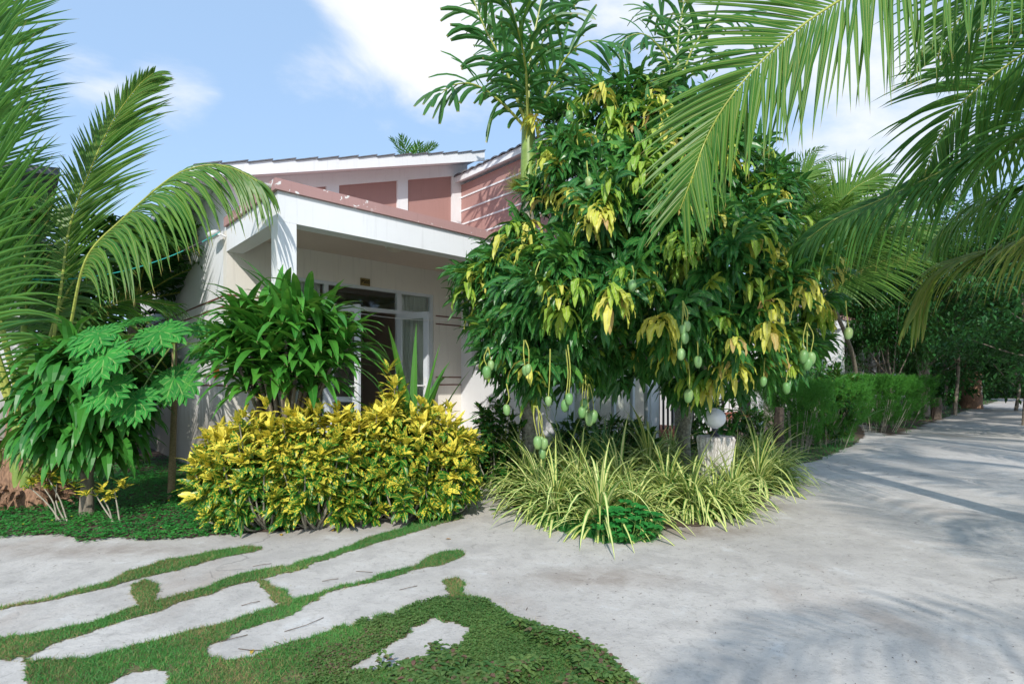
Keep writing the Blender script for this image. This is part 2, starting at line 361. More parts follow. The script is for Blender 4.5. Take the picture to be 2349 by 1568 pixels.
M['shadedwhite'] = plaster('cream wall paint', (.80, .76, .69))  # white wall with the beige of the porch shade mixed into its colour
M['ceiling'] = plaster('porch ceiling paint', (.66, .56, .48))
M['pink'] = plaster('dusty pink wall paint', (.43, .245, .22))
M['pinkchip'] = plaster('chipped pink paint', (.44, .26, .245), chips=1)
def concrete():
    m, nt, b, out = mat('trowelled concrete')
    n1 = noise(nt, .55, 6, .6); n2 = noise(nt, 3.2, 8, .68, dist=.3); n3 = noise(nt, 38, 4, .7); n4 = noise(nt, 1.1, 5, .6, sc=(1, .45, 1))
    c = mixc(nt, rng_(nt, n1, .3, .7), (.60, .565, .525), (.48, .45, .415))
    c = mixc(nt, rng_(nt, n2, .46, .62, 0, .55), c, (.41, .385, .36))
    c = mixc(nt, rng_(nt, n2, .30, .44, .6, 0.), c, (.68, .67, .65))
    c = mixc(nt, rng_(nt, n4, .54, .72, 0, .7), c, (.42, .35, .30))
    n5 = noise(nt, 14, 6, .75, dist=.5); c = mixc(nt, rng_(nt, n5, .52, .66, 0, .6), c, (.36, .335, .31)); c = mixc(nt, rng_(nt, n5, .25, .42, .3, 0.), c, (.70, .69, .68))
    c = mixc(nt, rng_(nt, n3, .60, .70, 0, .6), c, (.24, .23, .23)); n6 = noise(nt, 90, 2, .5); c = mixc(nt, rng_(nt, n6, .66, .72, 0, .6), c, (.18, .17, .17))
    # brown dirt washed out of the planted beds, trowel smear on the path
    for (cx_, cy_, rx_, ry_, wt) in [(1.55, 4.75, 1.0, .42, .75), (2.45, 5.7, .7, .5, .6), (.60, 3.55, .75, .28, .55), (-.25, 3.15, .5, .2, .45), (-3.3, 4.15, 1.3, .28, .5), (-.75, 5.4, .35, .7, .4)]:
        sb = N(nt, 'ShaderNodeVectorMath', operation='SUBTRACT'); nt.links.new(N(nt, 'ShaderNodeNewGeometry').outputs['Position'], sb.inputs[0]); sb.inputs[1].default_value = (cx_, cy_, 0)
        dv = N(nt, 'ShaderNodeVectorMath', operation='DIVIDE'); nt.links.new(sb.outputs[0], dv.inputs[0]); dv.inputs[1].default_value = (rx_, ry_, 1)
        ln = N(nt, 'ShaderNodeVectorMath', operation='LENGTH'); nt.links.new(dv.outputs[0], ln.inputs[0])
        c = mixc(nt, mth(nt, 'MULTIPLY', rng_(nt, ln.outputs['Value'], .1, 1.1, wt, 0.), rng_(nt, n2, .32, .6, .3, 1.)), c, (.27, .205, .16))
    # fine cracks
    v = N(nt, 'ShaderNodeTexVoronoi', feature='DISTANCE_TO_EDGE'); v.inputs['Scale'].default_value = .42
    pos = N(nt, 'ShaderNodeNewGeometry').outputs['Position']; wv = N(nt, 'ShaderNodeTexNoise'); wv.inputs['Scale'].default_value = 1.7; wv.inputs['Detail'].default_value = 6
    nt.links.new(pos, wv.inputs['Vector']); mxv = N(nt, 'ShaderNodeMixRGB', blend_type='ADD'); mxv.inputs[0].default_value = .7
    nt.links.new(pos, mxv.inputs[1]); nt.links.new(wv.outputs['Color'], mxv.inputs[2]); nt.links.new(mxv.outputs[0], v.inputs['Vector'])
    cr = mth(nt, 'MULTIPLY', rng_(nt, v.outputs['Distance'], .0, .006, 1., 0.), rng_(nt, n1, .5, .56)); c = mixc(nt, mth(nt, 'MULTIPLY', cr, .6), c, (.2, .18, .17))
    nt.links.new(c, b.inputs['Base Color']); b.inputs['Roughness'].default_value = .8; b.inputs['Specular IOR Level'].default_value = .35
    h = mth(nt, 'ADD', mth(nt, 'MULTIPLY', n3, .3), n2); bump(nt, b, h, .55, .018)
    return m
M['concrete'] = concrete()
def moss():
    m, nt, b, out = mat('soil between slabs'); n1 = noise(nt, 9, 6, .65)
    c = mixc(nt, rng_(nt, n1, .3, .7), (.075, .10, .03), (.20, .155, .075)); nt.links.new(c, b.inputs['Base Color']); b.inputs['Roughness'].default_value = .95
    bump(nt, b, noise(nt, 60, 4), .8, .01); return m
M['moss'] = moss()
def stumpm():
    m, nt, b, out = mat('whitewashed carved stump'); n1 = noise(nt, 16, 5, .6, sc=(6, 6, .25)); n2 = noise(nt, 9, 4)
    c = mixc(nt, rng_(nt, n1, .42, .56), (.80, .77, .73), (.50, .46, .42)); c = mixc(nt, rng_(nt, n1, .36, .40, 1, 0.), c, (.07, .055, .045))
    c = mixc(nt, rng_(nt, n2, .6, .75, 0, .4), c, (.30, .26, .22))
    nt.links.new(c, b.inputs['Base Color']); b.inputs['Roughness'].default_value = .85; bump(nt, b, n1, .8, .02); return m
M['stump'] = stumpm()
def opal():
    m, nt, b, out = mat('opal glass globe'); b.inputs['Base Color'].default_value = (.90, .91, .95, 1); b.inputs['Roughness'].default_value = .08
    b.inputs['Subsurface Weight'].default_value = .25; b.inputs['Subsurface Radius'].default_value = (.05, .05, .05); return m
M['opal'] = opal()

# ------------------------------------------------------------------ ground, road, beds
def poly_in(pts, poly):
    x, y = pts[:, 0], pts[:, 1]; ins = np.zeros(len(pts), bool); n = len(poly)
    for i in range(n):
        x1, y1 = poly[i][:2]; x2, y2 = poly[(i + 1) % n][:2]
        c = ((y1 > y) != (y2 > y)); xi = (x2 - x1) * (y - y1) / (y2 - y1 + 1e-12) + x1; ins ^= c & (x < xi)
    return ins
def wob(p, amp=.03, f=6.):
    x, y = p[:, 0], p[:, 1]; amp = amp * (1 + .5 * np.sin(x * 2.3 + y * 3.1)); amp = np.asarray(amp)[:, None]
    dx = np.sin(x * f + 1.3 * np.sin(y * f * 1.7)) + .5 * np.sin(x * f * 3.1 + y * f * 2.3) + .45 * np.sin(y * f * 7.3 - x * f * 5) + .35 * np.sin(x * f * 15 + y * f * 11)
    dy = np.sin(y * f * 1.2 + 1.1 * np.sin(x * f * 1.5 + 2)) + .5 * np.sin(y * f * 3.7 - x * f * 2.9) + .45 * np.sin(x * f * 8.1 + y * f * 4) + .35 * np.sin(y * f * 17 - x * f * 12)
    return p[:, :2] + amp * np.stack([dx, dy], 1) * .5
def cellsheet(name, polys, z, m, cell=.03, amp=.03, holes=(), h=0., **kw):
    allp = np.concatenate([np.array(q)[:, :2] for q in polys]); lo = allp.min(0) - .05; hi = allp.max(0) + .05
    nx, ny = [int(np.ceil(v)) for v in (hi - lo) / cell]
    gx, gy = np.meshgrid(lo[0] + (np.arange(nx) + .5) * cell, lo[1] + (np.arange(ny) + .5) * cell, indexing='ij'); c = np.stack([gx.ravel(), gy.ravel()], 1)
    wc = wob(c, amp); ins = np.zeros(len(c), bool)
    for q in polys: ins |= poly_in(wc, q)
    for q in holes: ins &= ~poly_in(wc, q)
    ids = np.nonzero(ins)[0]; i, j = ids // ny, ids % ny
    vid = np.stack([i * (ny + 1) + j, (i + 1) * (ny + 1) + j, (i + 1) * (ny + 1) + j + 1, i * (ny + 1) + j + 1], 1)
    u, inv = np.unique(vid, return_inverse=True); vx = lo[0] + (u // (ny + 1)) * cell; vy = lo[1] + (u % (ny + 1)) * cell
    zz = z + h * (np.sin(vx * 9) * np.sin(vy * 11 + 1) + .5 * np.sin(vx * 23 + vy * 17))
    mb = MB(); mb.add(np.stack([vx, vy, zz], 1), inv.reshape(-1, 4)); return mb.build(name, m, smooth=True, **kw)
mb = MB(); mb.add([(-160, -60, -.012), (160, -60, -.012), (160, 240, -.012), (-160, 240, -.012)], [(0, 1, 2, 3)])
mb.build('ground', M['soil'], kind='structure')
# concrete drive: covers the foreground, the path and the road going away to the right
edge = [G(0, 1232), G(420, 1232), G(600, 1222), G(760, 1204), G(890, 1188), G(985, 1160), G(1035, 1110), G(1050, 1075)]
mb = MB(); mb.add([(-30, -25, 0), (30, -25, 0), (60, 60, 0), (-30, 60, 0)], [(0, 1, 2, 3)]); mb.build('road', M['concrete'], kind='structure')
# planted beds, soil sheets above the concrete
bed1 = [np.array([-12, 4.2, 0]), G(-250, 1235), G(0, 1228), G(100, 1226), G(150, 1224), G(190, 1240), G(260, 1230), G(330, 1238), G(420, 1230), G(560, 1222), G(680, 1214), G(760, 1203), G(880, 1186),
        G(960, 1165), G(1010, 1140), G(1035, 1105), G(1060, 1072), P(1060, 0, 8.4), P(1060, 0, 10.), np.array([-2, 20, 0]), np.array([-20, 22, 0])]
bed2 = [G(1100, 1078), G(1125, 1115), G(1180, 1165), G(1240, 1200), G(1300, 1215), G(1360, 1238), G(1430, 1248), G(1500, 1240), G(1530, 1215), G(1600, 1205), G(1690, 1190), G(1740, 1160),
        G(1790, 1120), G(1830, 1100), G(1800, 1078), G(1830, 1066), G(1900, 1045), G(1960, 1020), G(1985, 998), G(1975, 978), G(1900, 965), np.array([1.5, 16., 0]), np.array([-.5, 11., 0]), G(1095, 1050)]
bed3 = [G(1985, 975), G(2030, 1000), G(2060, 996), G(2150, 962), G(2200, 945), G(2290, 918), np.array([40, 48, 0]), np.array([10, 48, 0]), G(1940, 955)]
cellsheet('bed_soil', [bed1], .006, M['soil'], .03, .05, kind='structure')
cellsheet('bed_soil', [bed2], .006, M['soil'], .03, .05, kind='structure')
cellsheet('bed_soil', [bed3], .006, M['soil'], .25, .15, kind='structure')

def Z5(x, y): return G(x * .659, 1089.6 + y * .659)
def strip(c):
    return [Z5(x, y - w * .42) for x, y, w in c] + [Z5(x, y + w * .42) for x, y, w in reversed(c)]
S1 = strip([(-60, 482, 12), (0, 470, 10), (180, 430, 14), (390, 378, 22), (450, 352, 44), (560, 318, 52), (700, 292, 40), (800, 270, 32), (870, 260, 28), (905, 260, 10)])
S1b = strip([(455, 400, 40), (500, 420, 130), (535, 415, 90), (545, 400, 30)])
S2 = strip([(1600, 145, 12), (1575, 143, 40), (1480, 172, 42), (1380, 203, 34), (1270, 235, 32), (1180, 270, 20), (1080, 300, 24), (1000, 325, 30), (900, 350, 40), (800, 375, 44), (720, 405, 34),
            (640, 428, 30), (540, 458, 44), (440, 485, 44), (340, 518, 34), (250, 545, 50), (180, 565, 66), (80, 595, 90), (-60, 620, 90)])
S3 = strip([(1612, 272, 12), (1590, 277, 34), (1540, 290, 48), (1490, 302, 40), (1440, 325, 16), (1340, 350, 28), (1250, 380, 16), (1150, 405, 18), (1060, 440, 30), (1000, 462, 56), (900, 500, 54),
            (800, 532, 54), (700, 560, 66), (560, 600, 70), (430, 640, 80), (300, 690, 120), (160, 720, 180), (60, 700, 140)])
S23 = strip([(900, 375, 30), (940, 410, 90), (980, 432, 60), (1010, 445, 30)])
SBIG = [Z5(*q) for q in [(1520, 424), (1440, 455), (1380, 488), (1200, 520), (1100, 560), (950, 602), (870, 635), (790, 645), (720, 632), (725, 590), (800, 560), (600, 600), (420, 640), (240, 690),
                         (120, 760), (120, 900), (2350, 900), (2250, 740), (2170, 682), (2080, 622), (2000, 572), (1900, 532), (1765, 490), (1690, 435), (1600, 425)]]
STOP = [Z5(*q) for q in [(1550, 365), (1600, 360), (1612, 385), (1600, 405), (1640, 425), (1560, 430), (1550, 400)]]
HOLES = [[Z5(*q) for q in [(1535, 490), (1610, 520), (1628, 540), (1606, 590), (1520, 632), (1420, 668), (1215, 690), (1290, 625), (1400, 560), (1440, 528)]],
         [Z5(*q) for q in [(380, 730), (470, 686), (575, 684), (592, 720), (560, 800), (330, 800)]],
         [Z5(*q) for q in [(-60, 648), (60, 655), (72, 690), (30, 730), (-60, 760)]]]
STRIPS = [S1, S1b, S2, S3, S23, SBIG, STOP]
cellsheet('lawn_soil', STRIPS, .004, M['moss'], .012, .03, holes=HOLES, h=.0015, kind='structure')
def inmask(p, polys, holes=(), amp=.02):
    wc = wob(p, amp); ins = np.zeros(len(p), bool)
    for q in polys: ins |= poly_in(wc, q)
    for q in holes: ins &= ~poly_in(wc, q)
    return ins
def scatter(polys, n, holes=(), amp=.02):
    allp = np.concatenate([np.array(q)[:, :2] for q in polys]); lo = allp.min(0); hi = allp.max(0)
    p = lo + rs.rand(n, 2) * (hi - lo); return p[inmask(p, polys, holes, amp)]
def pnoise(p, f=3., s=0):
    x, y = p[:, 0] * f + s, p[:, 1] * f - s
    return .5 + .25 * (np.sin(x * 1.3 + 2 * np.sin(y * .7)) + np.sin(y * 1.9 + 1.5 * np.sin(x * 1.1)) * .7 + .3 * np.sin(x * 4.1 + y * 3.3))
def grass(name, p, hmin, hmax, wd, m, lean=.7, label=None, cat='grass', mi=None):
    n = len(p); b = np.c_[p, np.full(n, .002)]; d = rdir(n, .2, 1.); d[:, :2] *= lean; mb = MB()
    leaves(mb, b, d, rdir(n, -.2, .2), rs.uniform(hmin, hmax, n), wd, .5, 2, 'blade', 0., rnd=np.clip(pnoise(p, 2.5) * .7 + rs.rand(n) * .35, 0, 1))
    return mb.build(name, m, label=label, cat=cat, kind='stuff')
p = scatter(STRIPS[:5] + [SBIG, STOP], 520000, HOLES, .034)
vis = (p[:, 1] > 2.1) & (np.abs(p[:, 0]) < p[:, 1] * 1.05); p = p[vis]
dryf = np.clip(pnoise(p, 4.5, 3) * .8 + pnoise(p, 1.6, 5) * .8 - .72, 0, 1)
near_dry = inmask(p, [S1b, S23, STOP], (), 0.); dryf = np.where(near_dry, .6, np.clip(dryf * .8 + .10, 0, .7))
isd = rs.rand(len(p)) < dryf
bigm = inmask(p, [SBIG], (), 0.); bare = bigm & (pnoise(p, 7, 9) + .4 * (pnoise(p, 19, 2) - .5) > .84); weedy = bigm & (pnoise(p, 1.7, 1) > .62)
keep = ~(weedy & (rs.rand(len(p)) < .45)) & ~(bare & (rs.rand(len(p)) < .8))
gp = p[~isd & keep]; dp = p[isd & keep]
fr_ = gp[::6] + rs.normal(0, .022, (len(gp[::6]), 2)); fr_ = fr_[~inmask(fr_, STRIPS, (), .034)]
grass('grass', fr_[:9000], .008, .03, .0028, M['dry'], 1.6, label='thin straggling runners of grass creeping over the slab edges')
grass('grass', gp, .014, .036, .0033, M['grass'], label='short green grass growing in the joints between concrete slabs')
grass('dry_grass', dp, .012, .035, .003, M['dry'], .9, label='dry straw coloured grass mixed into the slab joints', cat='grass')
def groundcover(name, p, size, m, label, hmax=.03, flowers=0, per=3):
    n = len(p); mb = MB(); z = rs.uniform(.005, hmax, n); b = np.c_[p, z]
    for k in range(per):
        d = rdir(n, .0, .55); leaves(mb, b, d, (0, 0, 1), rs.uniform(size * .7, size * 1.2, n), size * .75, .6, 2, 'ovate', .15, rnd=np.clip(pnoise(p, 3) * .6 + rs.rand(n) * .5, 0, 1))
    o = mb.build(name, m, label=label, cat='ground cover', kind='stuff')
    return o
# weedy patches with small purple-tinged leaves in the front lawn
wp = scatter([SBIG], 40000, HOLES, .02); wp = wp[(pnoise(wp, 1.7, 1) + .25 * (pnoise(wp, 9, 2) - .5) + rs.normal(0, .06, len(wp)) > .60) & (wp[:, 1] > 2.1)]
groundcover('weed_patch', wp[:9000], .015, M['weed'], 'low creeping weeds with small purple tinged leaves in the front grass', .022)
SW = [Z5(*q) for q in [(1180, 740), (1230, 660), (1400, 640), (1560, 600), (1650, 560), (1800, 540), (1990, 600), (2120, 680), (2200, 760), (2200, 900), (1180, 900)]]
wp = scatter([SW], 9000, HOLES, .02); n = len(wp); mb = MB()
wp = wp[(pnoise(wp, 5.2, 4) + .5 * (pnoise(wp, 13, 7) - .5) > .58)]
for k in range(5):
    hh = rs.uniform(.02, .07, len(wp)); leaves(mb, np.c_[wp + rs.normal(0, .012, wp.shape), hh], rdir(len(wp), -.1, .5), (0, 0, 1), rs.uniform(.025, .042, len(wp)), .02, .8, 3, 'ovate', .25)
mb.build('weed_clump', M['weed'], label='leafy knee of taller dark weeds at the front edge of the lawn', cat='weeds', kind='stuff')
# left lawn
LAWN = [G(-200, 1244), G(0, 1234), G(100, 1230), G(150, 1229), G(190, 1248), G(260, 1236), G(330, 1243), G(420, 1234), G(560, 1226), G(640, 1210), G(640, 1120), G(520, 1090), G(0, 1090), G(-200, 1090)]
lp = scatter([LAWN], 26000, (), .06); groundcover('ground_cover', lp, .028, M['clover'], 'low bright green ground cover with yellow flowers under the left palms', .05)
back = [G(-100, 1095), G(600, 1120), G(500, 1050), G(-100, 1050)]
lp2 = scatter([back], 7000, (), .06); groundcover('ground_cover', lp2, .035, M['clover'], 'shaded green ground cover behind the papaya trunk', .05)
lp3 = scatter([[G(560, 1222), G(760, 1204), G(960, 1168), G(1020, 1125), G(960, 1120), G(560, 1150)]], 2600, (), .03)
groundcover('ground_cover', lp3, .028, M['clover'], 'sparse seedlings on bare soil under the yellow croton hedge', .05)
e = lp[rs.rand(len(lp)) < .12]; grass('grass', e, .04, .10, .004, M['grass'], label='longer grass tufts in the ground cover at left')
fl = lp[rs.choice(len(lp), 55, replace=False)]; mb = MB()
for q in fl:
    for a in range(5):
        th = a * 1.257; leaves(mb, [[q[0], q[1], .055]], [[math.cos(th), math.sin(th), .3]], (0, 0, 1), .011, .009, 0, 2, 'ovate', 0)
mb.build('lawn_flowers', M['flower'], label='tiny yellow flowers dotted over the left ground cover', cat='flowers', kind='stuff')
# bed-edge grass on the right
EDGE2 = [G(1250, 1165), G(1240, 1200), G(1300, 1218), G(1360, 1240), G(1430, 1250), G(1500, 1242), G(1520, 1200), G(1400, 1150)]
grass('grass', scatter([EDGE2], 26000, (), .05), .05, .16, .0035, M['clover'], label='fine grass at the front tip of the striped plant bed')
EDGE3 = [G(1770, 1100), G(1830, 1108), G(1800, 1078), G(1840, 1066), G(1910, 1045), G(1965, 1018), G(1950, 990), G(1780, 1030)]
grass('grass', scatter([EDGE3], 16000, (), .06), .06, .2, .006, M['clover'], label='ragged grass along the road edge below the first feathery hedge')
EDGE4 = [G(1990, 985), G(2032, 1002), G(2075, 995), G(2160, 962), G(2295, 918), G(2250, 915), G(2060, 960)]
grass('grass', scatter([EDGE4], 14000, (), .1), .08, .3, .012, M['clover'], label='grass verge along the road edge below the second feathery hedge')
# ------------------------------------------------------------------ the bungalow with the porch
AZ = math.atan2(.680, .733)
H0 = (-1.773, 8.4, 0)
def wtop(s): return 4.637 + .326 * s
def bungalow_main():
    b = empty('bungalow', H0, AZ, 'white and dusty pink bungalow with open porch, room plate P203', 'house')
    x0, x1 = -2.464, 1.225; yb = 8.0
    fx0, fx1, fz = -1.79, .655, 2.73
    mb = MB()        # front wall around the glazed opening
    mb.box(x0, fx0, 0, .15, 0, 3.2, 0); mb.box(fx1, x1 + .13, 0, .15, 0, 3.2, 0); mb.box(fx0, fx1, 0, .15, fz, 3.2, 0); mb.box(fx0, fx1, 0, .15, 0, .22, 0)
    for z in (2.39, 2.257, 1.375, 1.25):
        mb.box(fx1 + .04, x1 - .002, -.006, 0.0, z - .010, z + .010, 1); mb.box(x0 + .003, fx0 - .04, -.006, 0.0, z - .010, z + .010, 1)
    mb.build('front_wall', [M['shadedwhite'], M['brown']], b)
    mb = MB()        # gable above the porch: panels recessed 3 cm between white pilasters
    xr = 1.36
    cols = [(x0, -2.29), (-1.171, -.983), (-.023, .165), (1.031, xr)]
    for a, c in cols: mb.prism([(a, 3.2), (c, 3.2), (c, wtop(c)), (a, wtop(a))], 0, .15)
    for a, c in [(-2.29, -1.171), (-.983, -.023), (.165, 1.031)]:
        mb.prism([(a, wtop(a) - .185), (c, wtop(c) - .185), (c, wtop(c)), (a, wtop(a))], 0, .15)
    mb.build('gable_wall', M['white'], b)
    for a, c in [(-2.29, -1.171), (-.983, -.023), (.165, 1.031)]:
        m2 = MB(); m2.prism([(a, 3.2), (c, 3.2), (c, wtop(c) - .185), (a, wtop(a) - .185)], .035, .12); m2.build('wall_panel', M['pink'], b)
    mb = MB(); mb.prism([(x0, 0), (x0 + .15, 0), (x0 + .15, wtop(x0)), (x0, wtop(x0))], .15, yb)
    for z in (2.39, 2.257, 1.375, 1.25): mb.box(x0 - .006, x0, .0, yb, z - .010, z + .010, 1)
    mb.build('side_wall', [M['whitedirt'], M['brown']], b)
    mb = MB(); mb.box(x0, x1, yb, yb + .15, 0, 4); mb.build('back_wall', M['white'], b)
    # roof: tiled slab rising to the right, stepped at each tile course
    rb, re = -2.90, 1.43
    mb = MB()
    mb.prism([(rb, wtop(rb) + .003), (re, wtop(re) + .003), (re, wtop(re) + .10), (rb, wtop(rb) + .10)], -.30, yb + .3)
    roof = mb.build('roof', M['white'], b)
    mb = MB(); n = 15; stp = (re + .05 - rb) / n
    for i in range(n):
        a = rb + i * stp; c = a + stp * 1.02; za = wtop(a) + .104; zc = wtop(c) + .125 + .018
        mb.prism([(a, wtop(a) + .105), (c, wtop(c) + .125), (c, wtop(c) + .141), (a, wtop(a) + .117)], -.345, yb + .3)
    mb.build('roof_tiles', M['tile'], roof)
    mb = MB(); f0 = 0
    for i in range(n):
        a = rb + i * stp; c = a + stp; mb.prism([(a, wtop(a) - .045), (c, wtop(c) - .045), (c, wtop(c) + .122), (a, wtop(a) + .102)], -.325, -.3)
    mb.build('fascia', M['white'], roof)
    # porch
    yp = -1.78
    mb = MB(); mb.box(x0, x1 - .002, yp, yp + .19, 2.93, 3.23); mb.box(x0 - .002, x0 + .188, yp + .19, -.002, 2.93, 3.23); mb.box(x0 + .188, x1 - .002, yp + .19, -.002, 3.13, 3.228, 1)
    pr = mb.build('porch_roof', [M['white'], M['ceiling']], b)
    mb = MB(); mb.box(x0 - .035, x1 - .004, yp - .035, -.005, 3.233, 3.345); mb.build('parapet', M['pinkchip'], pr)
    mb = MB(); mb.box(x0 + .0015, x0 + .19, yp + .0015, yp + .188, 0, 2.93); mb.build('column', M['white'], b)
    mb = MB(); mb.box(x0 - .1, x1 - .003, yp - .12, -.003, 0.01, .22); mb.build('porch_floor', M['tilefloor'], b)
    mb = MB(); mb.tube([(-2.30, -1.80, 3.30), (-2.30, -1.80, 3.30)], .01, 6) if False else None
    t = MB(); t.tube([(x0 + .02, yp + .10, 3.29), (x0 - .19, yp + .10, 3.275)], .03, 12); t.build('drain_pipe', simple('pvc pipe', (.42, .42, .40), .6), b)
    # glazed screen
    mb = MB(); w_ = .055; y0, y1 = .02, .085
    mb.box(fx0, fx1, y0, y1, fz - .045, fz); mb.box(fx0, fx0 + w_, y0, y1, .22, fz - .045); mb.box(fx1 - w_, fx1, y0, y1, .22, fz - .045)
    for a, c in [(-1.19, -1.133), (-.016, .063)]: mb.box(a, c, y0, y1, .22, fz - .045)
    for a, c in [(fx0 + w_, -1.19), (-1.133, -.016), (.063, fx1 - w_)]: mb.box(a, c, y0 + .002, y1 - .002, 2.36, 2.42)
    for a, c in [(fx0 + w_, -1.19), (.063, fx1 - w_)]: mb.box(a, c, y0 + .002, y1 - .002, .22, .30)
    fr = mb.build('window_frame', M['pvc'], b)
    for a, c, z0, z1 in [(fx0 + w_, -1.19, 2.42, 2.685), (-1.133, -.016, 2.42, 2.685), (.063, fx1 - w_, 2.42, 2.685), (fx0 + w_, -1.19, .3, 2.36), (.063, fx1 - w_, .3, 2.36)]:
        m2 = MB(); m2.box(a, c, .05, .055, z0, z1); m2.build('pane', M['glass'], fr)
    # the two leaves, swung out toward the garden
    for hx in (-1.133, -.016 - .0):
        L_ = .62; e = bpy.data.objects.new('door', None)
        mb = MB(); s = .085
        mb.box(0, s, -.02, .02, .24, 2.355); mb.box(L_ - s, L_, -.02, .02, .24, 2.355); mb.box(s, L_ - s, -.02, .02, 2.265, 2.355); mb.box(s, L_ - s, -.02, .02, .24, .36)
        mb.box(s, L_ - s, -.02, .02, 1.02, 1.09) if hx < -1 else None
        ang = math.atan2(-.36, .585) - AZ
        d = mb.build('door', M['pvc'], b, loc=(hx, -.0, 0)); d.rotation_euler = (0, 0, ang)
        m2 = MB(); m2.box(s, L_ - s, -.004, .004, .36, 2.265); m2.build('pane', M['glass'], d)
        m2 = MB(); m2.box(L_ - .062, L_ - .022, -.034, -.0205, 1.10, 1.36); m2.tube([(L_ - .042, -.03, 1.24), (L_ - .042, -.07, 1.24), (L_ - .16, -.072, 1.24)], .011, 8)
        m2.box(L_ - .062, L_ - .022, .0205, .034, 1.10, 1.36); m2.build('handle', M['whiteplastic'], d)
    # room behind
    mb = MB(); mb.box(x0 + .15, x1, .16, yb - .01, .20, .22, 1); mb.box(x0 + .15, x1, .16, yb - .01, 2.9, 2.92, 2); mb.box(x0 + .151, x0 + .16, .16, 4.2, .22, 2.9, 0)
    mb.box(x0 + .16, x1, 4.2, 4.22, .22, 2.9, 0); mb.box(x1 - .02, x1, .16, 4.2, .22, 2.9, 0)
    for k in range(6): mb.box(x0 + .2, x1 - .03, .6 + k * .6, .61 + k * .6, 2.893, 2.9, 1)
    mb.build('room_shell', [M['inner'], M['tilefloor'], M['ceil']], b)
    def curtain(a, c, y, zt, zb, n=60, pinch=None, seed=0):
        m2 = MB(); u = np.linspace(0, 1, n); vz = np.linspace(zt, zb, 14); V = []
        for z in vz:
            f = (zt - z) / (zt - zb); wd = 1 - (pinch or 0) * min(1, max(0, (f - .35) / .5)) ** 1.3
            xx = c - (c - a) * (1 - u) * wd; V.append(np.stack([xx, y + .022 * np.sin(u * 40 + seed + f * 2) * (.5 + f * .5) + .01 * np.sin(u * 91), np.full(n, z)], 1))
        V = np.array(V).reshape(-1, 3); i = np.arange(13)[:, None] * n; j = np.arange(n - 1)[None]
        m2.add(V, np.stack([i + j, i + j + 1, i + n + j + 1, i + n + j], -1).reshape(-1, 4)); m2.build('curtain', M['curtain'], b, smooth=True)
    curtain(.05, .62, .12, 2.72, .34, pinch=.62); curtain(-1.76, -1.2, .16, 2.72, .34, seed=2)
    return b
bung = bungalow_main()
def loc2w(x, y, z): return (H0[0] + .733 * x - .680 * y, H0[1] + .680 * x + .733 * y, z)
# fixtures around the porch
o = empty('room_sign', loc2w(-.58, -.012, 2.73), AZ, 'small brass plate reading P203 above the glass doors', 'sign')
mb = MB(); mb.box(-.075, .075, -.008, .010, -.0, .108); mb.build('plate', M['brass'], o)
mb = MB(); mb.box(-.070, .070, -.0105, -.0085, .005, .0065); mb.box(-.070, .070, -.0105, -.0085, .1015, .103); mb.box(-.07, -.0685, -.0105, -.0085, .0065, .1015); mb.box(.0685, .07, -.0105, -.0085, .0065, .1015); mb.build('border', M['ink'], o)
cu = bpy.data.curves.new('lettering', 'FONT'); cu.body = 'P203'; cu.size = .068; cu.align_x = 'CENTER'; cu.align_y = 'CENTER'; cu.extrude = .0012; cu.offset = .002
to = bpy.data.objects.new('lettering', cu); C.objects.link(to); dg = bpy.context.evaluated_depsgraph_get(); me = bpy.data.meshes.new_from_object(to.evaluated_get(dg)); bpy.data.objects.remove(to)
me.materials.clear(); me.materials.append(M['ink']); to = bpy.data.objects.new('lettering', me); C.objects.link(to); to.parent = o; to.location = (0, -.0105, .054); to.rotation_euler = (R(90), 0, 0)
o = empty('ceiling_lamp', (-1.585, 7.26, 3.13), 0, 'round flat lamp on the porch ceiling', 'lamp')
mb = MB(); mb.lathe([(0, -.001), (.13, -.001), (.13, -.02), (.12, -.025), (0, -.025)]); mb.build('base', M['whiteplastic'], o)
mb = MB(); mb.lathe([(.118, -.0255), (.105, -.05), (.07, -.066), (0, -.072)]); mb.build('shade', simple('frosted shade', (.66, .60, .50), .4), o, smooth=True)
o = empty('television', loc2w(-.35, 4.19, 1.25), AZ, 'black flat television on the wall inside the room', 'television')
mb = MB(); mb.box(-.1, .95, -.10, -.02, 0, .62); mb.build('casing', M['black'], o); mb = MB(); mb.box(-.08, .93, -.103, -.1005, .02, .6); mb.build('screen', simple('dark screen', (.006, .006, .008), .12), o)
o = empty('cabinet', loc2w(-1.25, 3.75, .22), AZ, 'dark red wooden cabinet inside the room below the television', 'cabinet')
mb = MB(); mb.box(0, .85, -.02, .42, .06, 1.22); mb.build('body', M['wood'], o)
for k in range(2): mb = MB(); mb.box(.03 + k * .41, .42 + k * .41, -.038, -.021, .1, 1.19); mb.build('door', M['wood'], o)
for k in range(4):
    mb = MB(); mb.box(.03 + .72 * (k % 2), .10 + .72 * (k % 2), .02 + .3 * (k // 2), .09 + .3 * (k // 2), 0, .058); mb.build('leg', M['wood'], o)
o = empty('air_vent', loc2w(.15, 3.4, 2.885), AZ, 'dark slatted vent high inside the room', 'vent')
mb = MB(); mb.box(-.35, .35, -.09, .09, -.01, .004); mb.build('frame', M['black'], o)
for k in range(4): mb = MB(); mb.box(-.33, .33, -.07 + k * .04, -.05 + k * .04, -.018, -.0105); mb.build('slat', M['metal'], o)
